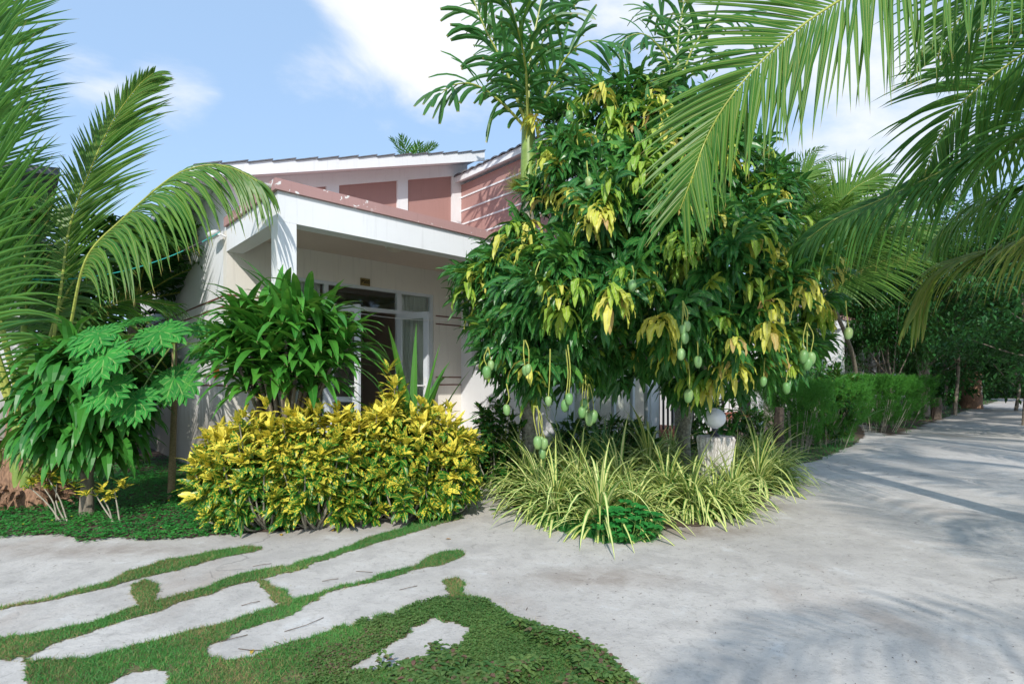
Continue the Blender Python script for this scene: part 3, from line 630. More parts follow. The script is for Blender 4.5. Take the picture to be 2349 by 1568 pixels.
# floodlight at the corner of the side wall
fl = loc2w(-2.47, .02, 3.05)
o = empty('flood_light', (fl[0], fl[1], 3.12), AZ, 'small white outdoor lamp on the side wall under the porch beam', 'lamp')
mb = MB(); mb.tube([(0, 0, 0), (-.06, .0, .02), (-.09, .06, .03)], .012, 8); mb.build('arm', M['whiteplastic'], o)
mb = MB(); mb.tube([(-.08, .0, .03), (-.09, .07, .04), (-.10, .20, .045), (-.105, .30, .045), (-.105, .33, .043)], [.025, .045, .055, .048, .02], 12); mb.build('housing', M['whiteplastic'], o, smooth=True)
# clothes line and cable
a = P(700, 690, 6.9); c = P(1095, 729, 8.6); q = np.array([a + (c - a) * t + np.array([0, 0, -.12 * 4 * t * (1 - t)]) for t in np.linspace(0, 1, 24)])
mb = MB(); mb.tube(q, .004, 6); mb.build('clothes_line', M['rope'], label='thin white clothes line strung across the porch doors', cat='clothes line')
a = P(505, 532, 6.6); c = P(60, 640, 5.9); q = np.array([a + (c - a) * t + np.array([0, 0, -.18 * 4 * t * (1 - t)]) for t in np.linspace(0, 1, 30)])
o = empty('cable', q[0], 0, 'teal cord with a black taped joint running from the side wall into the palms', 'cable')
mb = MB(); mb.tube(q - q[0], .005, 6); mb.build('cord', M['cable_teal'], o)
mb = MB(); mb.tube(q[3:7] - q[0], [.009, .014, .012, .008], 8); mb.build('joint', M['black'], o)

# right-hand bungalow: its striped pink side wall comes forward of the porch
def bungalow_right():
    b = empty('bungalow', loc2w(1.225, 0, 0), AZ, 'adjoining white bungalow with white-striped pink upper side wall behind the mango tree', 'house')
    y0 = -2.1; x1 = 4.6
    mb = MB(); mb.box(0.0, .15, y0, 0.0, .0, 3.3, 0)
    mb.box(-.006, 0, y0, -.0, 0.02, .34, 1); mb.build('side_wall', [M['white'], M['plinth']], b)
    mb = MB(); mb.box(.0, .15, y0, -.002, 3.3, 4.68, 0)
    for k in range(5): mb.box(-.012, -.0, y0, -.002, 3.52 + k * .232, 3.545 + k * .232, 1)
    mb.build('upper_wall', [M['pink'], M['white']], b)
    mb = MB(); mb.box(.15, x1, y0, y0 + .15, 3.0, 5.0); mb.box(.15, .5, y0, y0 + .15, 0, 3.0); mb.box(2.6, 2.85, y0, y0 + .15, 0, 3); mb.box(x1 - .3, x1, y0, y0 + .15, 0, 3)
    mb.box(.5, 2.6, y0, y0 + .15, 0, .42, 1); mb.box(.5, 2.6, y0, y0 + .15, 2.5, 3)
    mb.build('front_wall', [M['white'], M['plinth']], b)
    mb = MB()
    for a in (.5, 1.0, 1.55, 2.08, 2.54): mb.box(a, a + .06, y0 + .03, y0 + .09, .42, 2.5)
    mb.box(.56, 2.54, y0 + .032, y0 + .088, .42, .52); mb.box(.56, 2.54, y0 + .032, y0 + .088, 2.42, 2.5); wf = mb.build('window_frame', M['pvc'], b)
    for a in (.56, 1.06, 1.61, 2.14): m2 = MB(); m2.box(a, a + .4 if a > 2 else a + .46, y0 + .055, y0 + .06, .52, 2.42); m2.build('pane', M['glass'], wf)
    mb = MB(); mb.box(.2, x1, y0 + 1.2, y0 + 1.25, 0, 3.0); mb.box(2.85, x1 - .3, y0 + .2, y0 + 1.2, .0, .4, 1); mb.box(.15, x1, y0 + .16, y0 + 1.2, 2.95, 3.0); mb.build('inner_wall', [M['shadedwhite'], M['plinth']], b)
    mb = MB()
    for k in range(9): mb.box(2.93 + k * .155, 2.96 + k * .155, y0 + .05, y0 + .08, .42, 1.25)
    mb.box(2.86, x1 - .31, y0 + .045, y0 + .085, 1.25, 1.29); mb.build('railing', M['metal'], b)
    # roof with wavy eave
    sl = .30
    mb = MB(); mb.prism([(-.13, 4.69), (2.4, 4.69 + 2.53 * sl), (2.4, 4.79 + 2.53 * sl), (-.13, 4.79)], y0 - .3, 6)
    mb.prism([(2.4, 4.69 + 2.53 * sl), (x1 + .3, 4.69 + sl * .1), (x1 + .3, 4.79 + sl * .1), (2.4, 4.79 + 2.53 * sl)], y0 - .3, 6)
    rf = mb.build('roof', M['white'], b)
    n = 400; y = np.linspace(y0 - .33, 6, n); wv = .022 * np.abs(np.sin(y * math.pi / .19)); V = []
    for (xx, zz) in [(-.16, 4.795), (2.4, 4.80 + 2.53 * sl)]: V.append(np.stack([np.full(n, xx), y, zz + wv], 1))
    for (xx, zz) in [(-.16, 4.775), (2.4, 4.78 + 2.53 * sl)]: V.append(np.stack([np.full(n, xx), y, zz + wv], 1))
    V = np.concatenate(V); j = np.arange(n - 1)
    mb = MB(); mb.add(V, np.concatenate([np.stack([j, j + 1, n + j + 1, n + j], 1), np.stack([2 * n + j, j * 0 + 3 * n + j, 3 * n + j + 1, 2 * n + j + 1], 1), np.stack([j, 2 * n + j, 2 * n + j + 1, j + 1], 1)])); mb.build('roof_tiles', M['tile'], rf)
    return b
bungalow_right()
q = loc2w(-2.466, .42, 1.35); o = empty('wall_board', q, AZ, 'narrow orange board on the side wall half hidden by dracaena leaves', 'board')
mb = MB(); mb.box(-.02, -.002, -.09, .09, 0, .52); mb.build('panel', simple('orange board', (.72, .20, .03), .5), o); mb = MB(); mb.box(-.023, -.0205, -.06, .06, .06, .46); mb.build('inset', simple('orange inset', (.80, .30, .06), .5), o)
o = empty('meter_box', loc2w(1.219, -.47, 1.55), AZ, 'small grey box on the white wall left of the mango tree', 'box')
mb = MB(); mb.box(-.05, .0, -.11, .11, 0, .34); mb.build('casing', simple('grey box', (.5, .5, .52), .6), o); mb = MB(); mb.box(-.056, -.0505, -.095, .095, .02, .32); mb.build('lid', simple('grey lid', (.55, .55, .57), .5), o)
# neighbours: one at far left, two further along the lane
def small_bungalow(x, y, rz, lab, wlen=6., dep=6., grp=None):
    b = empty('bungalow', (x, y, 0), rz, lab, 'house')
    mb = MB(); mb.box(0, wlen, 0, .15, .16, 3.2, 0); mb.box(-.003, wlen + .003, -.02, 0, .16, .40, 1); mb.box(0, .15, .15, dep, .0, 3.2, 0); mb.box(wlen - .15, wlen, .15, dep, 0, 3.2, 0); mb.box(.15, wlen - .15, dep - .15, dep, 0, 3.2, 0); mb.box(-.03, wlen + .03, -.03, .15, 0, .16, 2)
    mb.build('wall', [M['whitedirt'], M['plinth'], M['concrete']], b)
    mb = MB(); mb.prism([(-.4, 3.2), (wlen + .4, 3.2 + .9), (wlen + .4, 4.2), (-.4, 3.3)], -.4, dep + .4); mb.build('roof', M['tile'], b)
    d = MB(); d.box(wlen * .45, wlen * .45 + .9, -.05, -.021, .2, 2.3); dd = d.build('door', M['wood'], b); d = MB(); d.box(wlen * .45 + .78, wlen * .45 + .82, -.08, -.051, 1.1, 1.25); d.build('handle', M['metal'], dd)
    for wx in (wlen * .12, wlen * .72):
        d = MB(); d.box(wx, wx + 1.1, -.05, -.021, .95, 1.0); d.box(wx, wx + 1.1, -.05, -.021, 2.15, 2.2); d.box(wx, wx + .05, -.05, -.021, 1., 2.15); d.box(wx + 1.05, wx + 1.1, -.05, -.021, 1., 2.15); d.box(wx + .53, wx + .58, -.05, -.021, 1., 2.15)
        f = d.build('window', M['pvc'], b); d = MB(); d.box(wx + .05, wx + 1.05, -.03, -.0215, 1., 2.15); d.build('pane', simple('dark pane', (.03, .035, .04), .08), f)
    return b
cor = P(45, 0, 7.3); small_bungalow(cor[0] - .733 * 6.5, cor[1] - .68 * 6.5, AZ, 'white neighbouring bungalow with a red base band at the far left edge', 6.5)
q = loc2w(9.5, .6, 0); 
def porch_house(s, t, lab):
    q = loc2w(s, t, 0); b = empty('bungalow', q, AZ, lab, 'house')
    mb = MB(); mb.box(0, 7, 1.6, 1.75, 0, 3.3, 0); mb.box(0, .2, 0, 1.6, 0, 3.3); mb.box(6.8, 7, 0, 1.6, 0, 3.3); mb.box(-.02, 7.02, 1.57, 1.599, .2, .4, 1); mb.build('wall', [M['white'], M['plinth']], b)
    for k in range(4): c = MB(); c.box(.02 + k * 2.2, .24 + k * 2.2, -.22, -.01, 0, 3.0); c.build('column', M['white'], b)
    mb = MB(); mb.box(-.1, 7.1, -.23, 1.59, 3.01, 3.3, 0); pr = mb.build('porch_roof', M['white'], b); mb = MB(); mb.box(-.13, 7.13, -.27, 1.6, 3.302, 3.42); mb.build('parapet', M['pinkchip'], pr)
    mb = MB(); mb.prism([(-.4, 4.2), (7.4, 5.4), (7.4, 5.5), (-.4, 4.3)], 1.2, 8); mb.build('roof', M['tile'], b)
    mb = MB(); mb.box(0, 7, 1.65, 8, 3.3, 4.25); mb.build('upper_wall', M['pink'], b)
    for k in range(3): d = MB(); d.box(.7 + k * 2.2, 1.9 + k * 2.2, 1.56, 1.569, .3, 2.5); d.build('door', M['black'], b)
    mb = MB(); mb.box(0, 7, -.3, 1.56, .0, .2); mb.build('porch_floor', M['tilefloor'], b)
porch_house(6.6, -1.7, 'white bungalow with porch columns glimpsed behind the middle hedge')
porch_house(15.2, -1.7, 'second white columned bungalow further down the lane behind the dark trees')
o = empty('chair', loc2w(17.6, -1.0, .2), AZ, 'dark red wooden slatted chair on the far porch', 'chair')
mb = MB(); mb.box(0, .55, 0, .5, .42, .46); mb.build('seat', M['wood'], o)
mb = MB(); mb.box(0, .55, .47, .5, .95, 1.03)
for k in range(5): mb.box(.06 + k * .1, .1 + k * .1, .475, .495, .46, .95)
mb.build('backrest', M['wood'], o)
for k in range(4): mb = MB(); mb.box(.5 * (k % 2), .05 + .5 * (k % 2), .45 * (k // 2), .05 + .45 * (k // 2), 0, .419); mb.build('leg', M['wood'], o)

# ------------------------------------------------------------------ garden lamp on its stump
lx, ly = X(1640, 6.0), 6.0
o = empty('stump', (lx + .0, ly, 0), 0, 'whitewashed rough tree stump carrying the globe lamp', 'stump')
mb = MB(); k = rs.rand(40) * .10
def bmp(n, s): 
    th = np.arange(s) / s * 2 * math.pi; a = 1 + .035 * np.sin(th * 3 + 1) + .03 * np.sin(th * 17) + .025 * np.sin(th * 29 + 2) + .02 * np.sin(th * 41)
    b_ = a[None, :] * np.ones((n, 1)); left = np.exp(-((th - math.pi * 1.0) ** 2) / .35); b_[:-2] -= left[None] * np.linspace(.45, .0, n - 2)[:, None] * 0.6; b_ += (rs.rand(n, s) - .5) * .04; return b_
zt = EYE + (HY - 1000) / F * ly
mb.tube([(0, 0, -.02), (0, 0, .2), (0, 0, .4), (.0, 0, .58), (0, 0, zt - .03), (0, 0, zt)], [.17, .17, .175, .19, .203, .19], 72, bump=bmp); mb.build('wood_block', M['stump'], o)
o = empty('globe_lamp', (lx, ly, zt), 0, 'round white globe lamp on a dark metal foot', 'lamp')
mb = MB(); mb.lathe([(0, 0), (.052, 0), (.052, .012), (.044, .016), (.034, .030), (.024, .036), (.017, .05), (.017, .062), (.034, .066), (.036, .09), (.030, .094), (0, .094)], sides=24); mb.build('base', M['metal'], o)
mb = MB(); pr = [(.034, .085)] + [(.117 * math.sin(a), .202 - .117 * .95 * math.cos(a)) for a in np.linspace(.33, math.pi, 26)]; mb.lathe(pr, sides=48); mb.build('globe', M['opal'], o, smooth=True)

# ------------------------------------------------------------------ plants
def frond(parent, pts, leafm, L=.85, spacing=.036, W=.042, Nn=(0, 0, 1), start=.12, a0=70, a1=22, droop=.8, seed=0, rr=.018, balance=(1, 1), prof='palm', lift=.15, segs=6, jit=.06, gap=0., fold=.45, tip=.35):
    """one pinnate frond: rachis tube + two rows of folded leaflets"""
    global rs
    old = rs; rs = np.random.RandomState(seed + 11)
    c, length = curve(pts, 60); n = int(length * (1 - start) / spacing); u = np.linspace(start, .995, n) 
    idx = u * 59; i0 = np.minimum(idx.astype(int), 58); f = (idx - i0)[:, None]; pos = c[i0] * (1 - f) + c[i0 + 1] * f
    T = norm(np.gradient(c, axis=0)); Tn = norm(T[i0] * (1 - f) + T[i0 + 1] * f)
    Nn = np.asarray(Nn, float); S = norm(np.cross(Tn, Nn)); Nv = np.cross(S, Tn)
    mb = MB(); mb.tube(c, np.linspace(rr, rr * .18, 60), 7, mi=1)
    t = (u - start) / (1 - start)
    ln = L * (np.clip(.55 + t * 2.2, 0, 1)) * (1 - (1 - tip) * np.clip((t - .45) / .55, 0, 1) ** 1.5)
    al = np.radians(a0 + (a1 - a0) * t)
    for sgn, bal in ((1, balance[0]), (-1, balance[1])):
        if bal == 0: continue
        k = rs.rand(n) > gap; m_ = k.sum()
        a = (al + rs.normal(0, jit, n))[k][:, None]; d = Tn[k] * np.cos(a) + S[k] * np.sin(a) * sgn + Nv[k] * (lift + rs.normal(0, jit, m_))[:, None]
        leaves(mb, pos[k] + S[k] * sgn * .006, d, Nv[k], ln[k] * bal * rs.uniform(.88, 1.06, m_), W * rs.uniform(.8, 1.1, m_), droop * rs.uniform(.75, 1.3, m_), segs, prof, -fold, rnd=np.clip(rs.normal(.5, .22, m_), 0, 1))
    rs = old
    return mb.build('frond', [M[leafm], M['rachis']], parent, smooth=False)
def local(pts, root): return [np.asarray(p) - np.array(root) for p in pts]
def arc(az, el, L, drop, base=(0, 0, 0), n=6):
    """rachis curve from base, azimuth az, initial elevation el, bending down"""
    p = np.array(base, float); o = [p.copy()]; e = el
    for i in range(n):
        p = p + L / n * np.array([math.cos(az) * math.cos(e), math.sin(az) * math.cos(e), math.sin(e)]); o.append(p.copy()); e -= drop / n * (.5 + i / n)
    return o
def PD(root, *trip): return local([P(*t) for t in trip], root)

# --- coconut palm at far left -----------------------------------------------------
root = G(62, 1150); root[1] = 5.7; root[0] = X(70, 5.7); root[2] = 0
pl = empty('coconut_palm', root, 0, 'young coconut palm with brown fibrous base at the left edge', 'palm tree', 'coconut palms')
mb = MB(); bb = lambda n, s: 1 + .03 * rs.randn(n, s) + .12 * np.sin(np.arange(s) / s * 6.283 * 5)[None]
mb.tube([(0, 0, -.02), (.0, 0, .08), (-.02, 0, .22), (-.03, 0, .45), (-.06, 0, .75), (-.08, 0, 1.05)], [.34, .33, .27, .20, .16, .12], 26, bump=bb)
for k in range(130):      # torn fibre flaps
    a = rs.rand() * 6.28; z = rs.uniform(.02, .7); r = .32 - .22 * z
    leaves(mb, [[math.cos(a) * r, math.sin(a) * r, z]], [[math.cos(a) * .8, math.sin(a) * .8, rs.uniform(-.2, 1.2)]], (0, 0, 1), rs.uniform(.12, .34), rs.uniform(.02, .07), 1.6, 5, 'strap', .5)
mb.build('trunk', M['fibre'], pl, smooth=False)
for a, top, r in [(-.12, (-.45, -.1, 1.7), .055), (.05, (-.16, .1, 1.9), .05), (.12, (.35, .12, 1.3), .05), (-.02, (.02, -.12, 1.55), .045), (.16, (.62, .1, 1.35), .04)]:
    c, _ = curve([(a * .6, -.18, .1), (a * 1.3 + (top[0] - a) * .2, -.16, .6), top], 12); mb = MB(); mb.tube(c, np.linspace(r, r * .55, 12), 10); mb.build('petiole', M['petiole'], pl, smooth=True)
frond(pl, PD(root, (40, 900, 5.6), (-30, 600, 5.5), (-75, 300, 5.3), (-80, 0, 5.1), (-60, -300, 4.9)), 'coco', L=1.3, W=.042, spacing=.034, Nn=(0, -1, .1), a0=55, a1=35, droop=.18, seed=1, start=.15, rr=.03)
frond(pl, PD(root, (30, 950, 5.7), (-60, 700, 5.8), (-90, 500, 5.9), (-60, 200, 6.), (-10, -100, 6.), (60, -300, 6.)), 'coco', L=1.15, W=.042, spacing=.038, Nn=(.2, -1, .1), a0=70, a1=45, droop=.25, seed=2, start=.2, rr=.03)
frond(pl, PD(root, (50, 980, 5.5), (-10, 800, 5.3), (-60, 640, 5.1), (-130, 480, 4.9), (-220, 380, 4.8)), 'coco', L=1.0, W=.038, spacing=.046, Nn=(.1, -.9, .4), a0=85, a1=40, droop=.7, seed=3, start=.2, rr=.03)
frond(pl, PD(root, (110, 860, 5.9), (140, 660, 6.0), (160, 520, 6.1), (203, 400, 6.1), (255, 285, 6.1), (315, 200, 6.0), (352, 168, 5.9)), 'coco_y', L=.92, W=.036, Nn=(-.1, -1, -.25), a0=52, a1=18, droop=.4, seed=4, balance=(1.15, .45), start=.28, spacing=.032)
frond(pl, PD(root, (140, 900, 5.5), (165, 730, 5.3), (200, 590, 5.2), (278, 505, 5.15), (384, 413, 5.1), (440, 386, 5.1), (490, 378, 5.1), (540, 388, 5.1), (590, 415, 5.1)), 'coco_y', L=1.02, W=.042, Nn=(-.1, -.6, .75), a0=62, a1=14, droop=2.3, seed=5, start=.36, spacing=.036, balance=(1.05, .85), lift=-.15, tip=.5)
frond(pl, PD(root, (90, 900, 6.0), (130, 720, 6.3), (210, 600, 6.6), (330, 540, 7.0), (440, 560, 7.4)), 'coco', L=.85, W=.045, Nn=(0, -.3, 1), a0=75, a1=30, droop=1.6, seed=7, start=.25)
frond(pl, PD(root, (60, 880, 6.2), (60, 700, 6.5), (60, 560, 6.8), (110, 450, 7.0)), 'coco', L=.9, W=.04, Nn=(-.2, -1, .2), a0=75, a1=35, droop=.8, seed=8, start=.2)
frond(pl, PD(root, (80, 900, 6.1), (160, 760, 6.6), (280, 690, 7.0), (400, 700, 7.4)), 'coco', L=.8, W=.045, Nn=(0, -.6, .8), a0=80, a1=35, droop=1.2, seed=9, start=.2)
# --- leafy palms behind it ---------------------------------------------------------
def random_palm(name, root, crown, lab, group, seed, nf=12, L=2.2, leafm='coco', ll=.6, W=.04, trunkr=.09, emin=10, emax=75, drop=1.6, mat_t='bark', droop=1.0, spacing=.05, azr=(0, 6.28), segs=5, start=.15, gap=0., cat='palm tree', lift=.15, a0=70):
    rr_ = np.random.RandomState(seed); p = empty(name, root, 0, lab, cat, group)
    top = np.array(crown) - np.array(root); mb = MB()
    c, _ = curve([(0, 0, -.05), top * np.array([.1, .1, .5]), top], 24)
    mb.tube(c, np.linspace(trunkr * 1.15, trunkr * .8, 24), 14, bump=lambda n, s: 1 + .05 * np.sin(np.arange(n) * 2.1)[:, None] + .04 * rr_.randn(n, s))
    mb.build('trunk', M[mat_t], p, smooth=True)
    for k in range(nf):
        az = azr[0] + (azr[1] - azr[0]) * ((k * .618) % 1) ; el = R(rr_.uniform(emin, emax))
        frond(p, arc(az, el, L * rr_.uniform(.8, 1.1), drop * rr_.uniform(.8, 1.2), top), leafm, L=ll, W=W, Nn=(rr_.normal(0, .15), rr_.normal(0, .15), 1), droop=droop, seed=seed * 31 + k, spacing=spacing, rr=.016, segs=segs, start=start, gap=gap, lift=lift, a0=a0)
    return p
random_palm('areca_palm', (X(300, 8.2), 8.2, 0), (X(310, 8.2), 8.2, 2.5), 'dark green palm with broad leaflets between the left coconut palm and the house wall', None, 21, nf=22, L=2.1, leafm='areca', ll=.68, W=.06, emin=15, emax=80, droop=.9, spacing=.055)
random_palm('areca_palm', (X(175, 8.6), 8.6, 0), (X(180, 8.6), 8.6, 1.5), 'low dark palm behind the leafy cordyline at left', None, 22, nf=20, L=2.2, leafm='areca', ll=.6, W=.055, emin=5, emax=80, droop=.9, spacing=.055)
random_palm('areca_palm', (X(420, 8.9), 8.9, 0), (X(400, 8.7), 8.7, 1.3), 'small dark palm touching the stained side wall', None, 23, nf=11, L=1.1, leafm='areca', ll=.45, W=.05, emin=5, emax=75, droop=1.0, spacing=.05, azr=(1.2, 5.0))
# --- palm peeping over the roof ---------------------------------------------------
random_palm('areca_palm', (X(945, 19), 19, 0), (X(945, 19), 19, 8.7), 'top of a small palm peeping over the bungalow roof', None, 24, nf=9, L=1.2, leafm='coco', ll=.5, W=.06, emin=45, emax=88, droop=.3, spacing=.08, drop=.6, segs=3)

def feather_palm(name, root, crown, fr, lab, trunkr=.085):
    """arecas: green crownshaft and broad blunt leaflets; fr = explicit frond curves"""
    p = empty(name, root, 0, lab, 'palm tree', 'betel palms above the mango tree'); top = np.array(crown) - np.array(root)
    mb = MB(); c, _ = curve([(0, 0, -.05), top * np.array([.3, .3, .5]), top], 30); mb.tube(c, np.linspace(trunkr * 1.1, trunkr * .85, 30), 14, bump=lambda n, s: 1 + .03 * (np.arange(n) % 3 == 0)[:, None] * np.ones((1, s)))
    mb.build('trunk', M['lichen'], p, smooth=True)
    mb = MB(); mb.tube([top + np.array([0, 0, -.9]), top + np.array([0, 0, -.5]), top + np.array([0, 0, .0]), top + np.array([0, 0, .35])], [.092, .10, .085, .05], 14); mb.build('crownshaft', M['petiole'], p, smooth=True)
    for k, (pts, nn, kw) in enumerate(fr): frond(p, [np.asarray(q) - np.array(root) for q in pts], 'areca', Nn=nn, seed=int(crown[0] * 100) + k, prof='blunt', rr=.022, **kw)
    return p
d_ = 6.7; rt = (X(1213, d_), d_, 0); cr = P(1212, 300, d_)
K = dict(L=.60, W=.054, spacing=.082, droop=1.3, a0=55, a1=22, start=.16, fold=.5, jit=.3, tip=.75, segs=5, gap=.06)
feather_palm('betel_palm', rt, cr, [
    ([cr, P(1160, 160, 6.6), P(1110, 60, 6.5), P(1075, -30, 6.4), P(1050, -80, 6.3)], (-.2, -1, .3), K),
    ([cr, P(1150, 235, 6.5), P(1090, 195, 6.3), P(1040, 195, 6.2), P(1012, 215, 6.1)], (0, -.8, .6), K),
    ([cr, P(1215, 150, 6.7), P(1238, 20, 6.7), P(1265, -80, 6.7)], (.3, -1, .2), K),
    ([cr, P(1262, 200, 6.6), P(1300, 130, 6.4), P(1345, 95, 6.3), P(1385, 100, 6.2)], (.1, -.9, .5), K),
    ([cr, P(1255, 220, 7.0), P(1300, 170, 7.3), P(1350, 170, 7.6), P(1390, 200, 7.8)], (.1, -.5, .8), K),
    ([cr, P(1180, 170, 7.1), P(1150, 80, 7.5), P(1110, 20, 7.9)], (0, -.6, .8), K),
    ([cr, P(1205, 150, 6.3), P(1180, 40, 5.9), P(1150, -60, 5.6)], (0, -1, .2), K),
    ([cr, P(1230, 160, 7.0), P(1260, 60, 7.3), P(1320, 10, 7.6)], (.1, -.9, .5), K)], 'slender betel palm with green crownshaft rising left of the mango tree')
d_ = 9.5; rt = (X(1560, d_), d_, 0); cr = P(1558, 200, d_); K2 = dict(K, L=.62, W=.06, spacing=.085)
feather_palm('betel_palm', rt, cr, [
    ([cr, P(1520, 120, 9.4), P(1480, 80, 9.2), P(1440, 85, 9.1), P(1425, 110, 9.)], (0, -.7, .7), K2),
    ([cr, P(1555, 100, 9.5), P(1570, 0, 9.5), P(1585, -60, 9.5)], (.1, -1, .2), K2),
    ([cr, P(1590, 110, 9.4), P(1640, 50, 9.2), P(1700, 50, 9.1), P(1740, 90, 9)], (0, -.7, .7), K2),
    ([cr, P(1530, 110, 9.7), P(1515, 40, 9.9), P(1480, 20, 10.2)], (0, -.9, .5), K2),
    ([cr, P(1500, 180, 9.2), P(1450, 170, 9.), P(1425, 210, 8.9)], (0, -.6, .8), K2),
    ([cr, P(1600, 160, 9.2), P(1650, 130, 9.), P(1700, 160, 8.9)], (0, -.6, .8), K2)], 'second betel palm half hidden behind the top of the mango tree')
# yellowish twiggy plant on the betel trunk
q = P(1190, 430, 6.55); o = empty('orchid', q, 0, 'spiky yellow green tuft growing on the betel palm trunk', 'plant'); mb = MB(); n = 420
leaves(mb, rs.normal(0, .03, (n, 3)), rdir(n, -.35, 1), rdir(n), rs.uniform(.10, .28, n), .007, .2, 3, 'blade', 0); mb.build('stems', leafmat('orchid stem', (.16, .22, .03), (.42, .38, .07), rough=.5), o)

# --- mango tree --------------------------------------------------------------------
mt = np.array([X(1575, 7.3), 7.3, 0]); mango = empty('mango_tree', mt, 0, 'large mango tree hung with green mangoes and limp yellow young leaves', 'tree')
OUT = [(1040, 640), (1085, 590), (1130, 560), (1160, 510), (1205, 450), (1245, 400), (1240, 320), (1270, 260), (1330, 240), (1380, 185), (1450, 170), (1520, 165), (1600, 200), (1660, 240), (1720, 330), (1790, 370), (1830, 430),
       (1850, 520), (1900, 570), (1935, 640), (1945, 710), (1900, 760), (1870, 800), (1820, 850), (1770, 880), (1650, 900), (1560, 905), (1480, 850), (1420, 880), (1330, 895), (1250, 890), (1200, 900), (1140, 860), (1100, 800), (1075, 730)]
OA = np.array(OUT, float)
def edge_dist(p):
    d = np.full(len(p), 1e9)
    for i in range(len(OA)):
        a, b = OA[i], OA[(i + 1) % len(OA)]; t = np.clip(((p - a) @ (b - a)) / ((b - a) @ (b - a)), 0, 1); d = np.minimum(d, np.linalg.norm(p - (a + t[:, None] * (b - a)), axis=1))
    return d
def crown_pts(n, front=.75):
    p = np.stack([rs.uniform(1030, 1950, n * 2), rs.uniform(160, 910, n * 2)], 1); p = p[poly_in(p, OUT)][:n]; e = edge_dist(p)
    th = 1.55 * np.sqrt(np.clip(e / 190, 0, 1)); lump = .35 * np.sin(p[:, 0] / 47.) * np.sin(p[:, 1] / 39. + p[:, 0] / 90.)
    s = np.where(rs.rand(len(p)) < front, -rs.uniform(.75, 1.0, len(p)), rs.uniform(-.8, 1., len(p)))
    y = 6.2 - (p[:, 1] - 600) / 900. * .4 + s * th + lump * (s < 0)
    return np.stack([(p[:, 0] - CX) / F * y, y, EYE + (HY - p[:, 1]) / F * y], 1), p, s
mb = MB()
def rosette(mb, c, axis, nl, L, W, droop, spread=(.15, 1.1), rn=None, **kw):
    n = len(c); c = np.repeat(c, nl, 0); ax = norm(np.repeat(axis, nl, 0)); r = rdir(n * nl); r = norm(r - ax * np.sum(r * ax, 1, keepdims=True))
    k = rs.uniform(*spread, n * nl)[:, None]; d = norm(ax * (1 - k * .75) + r * (k + .15))
    rn = np.clip(np.repeat(rs.rand(n), nl) * .6 + rs.rand(n * nl) * .5, 0, 1) if rn is None else np.clip(np.repeat(rn, nl) + rs.normal(0, .13, n * nl), 0, 1)
    leaves(mb, c - ax * rs.uniform(0, .05, n * nl)[:, None], d, ax + r * .1 + (0, 0, .3), rs.uniform(.6, 1.2, n * nl) * L * np.repeat(rs.uniform(.72, 1.12, n), nl), rs.uniform(.8, 1.1, n * nl) * W, droop * rs.uniform(.5, 1.5, n * nl), rnd=rn, **kw)
pts, pp, ss = crown_pts(1000)
ctr = np.array([X(1500, 6.3), 6.6, 3.0]); ax = norm(pts - ctr) + rs.normal(0, .6, pts.shape) + (0, -.15, .15)
rosette(mb, pts, ax, 13, .30, .058, 1.5, segs=6, fold=.22, wave=.10)
mb.build('crown', M['mango'], mango, loc=-mt)
mb = MB(); k = (ss < -.5) & (rs.rand(len(pts)) < .10); rosette(mb, pts[k] + (0, -.04, 0), ax[k], 10, .21, .045, 1.0, segs=6, fold=.22, wave=.1); mb.build('light_foliage', M['mango_g'], mango, loc=-mt)
YL = [(1225, 270), (1255, 330), (1265, 350), (1235, 365), (1415, 295), (1425, 320), (1470, 185), (1490, 210), (1450, 240), (1385, 200), (1400, 260), (1510, 230), (1530, 290), (1480, 380), (1510, 400), (1540, 440),
      (1245, 450), (1320, 440), (1340, 460), (1370, 465), (1385, 480), (1170, 520), (1200, 540), (1165, 545), (1160, 570), (1210, 570), (1090, 630), (1100, 700), (1325, 640), (1400, 655), (1405, 670), (1500, 650), (1510, 725),
      (1560, 530), (1600, 540), (1570, 560), (1650, 490), (1690, 500), (1720, 520), (1740, 540), (1770, 550), (1790, 560), (1780, 590), (1895, 570), (1905, 590), (1860, 600), (1715, 640), (1660, 730), (1680, 770), (1690, 830),
      (1640, 870), (1590, 860), (1620, 880), (1760, 740), (1800, 760), (1775, 810), (1550, 600), (1590, 400), (1620, 460), (1850, 640), (1880, 700), (1210, 830), (1290, 700), (1350, 500), (1130, 720), (1070, 650), (1700, 380), (1760, 400), (1790, 440), (1830, 500),
      (1560, 330), (1600, 300), (1650, 340), (1500, 300)]
mby = MB(); mbo = MB()
yp_ = np.array(YL, float); e = edge_dist(yp_); inn = poly_in(yp_, OUT); th = 1.55 * np.sqrt(np.clip(np.where(inn, e, 0) / 190, 0, 1)); y = 6.2 - (yp_[:, 1] - 600) / 900. * .4 - th * 1.05 - .1 + .35 * np.sin(yp_[:, 0] / 47.) * np.sin(yp_[:, 1] / 39. + yp_[:, 0] / 90.)
c = np.stack([(yp_[:, 0] - CX) / F * y, y, EYE + (HY - yp_[:, 1]) / F * y], 1)
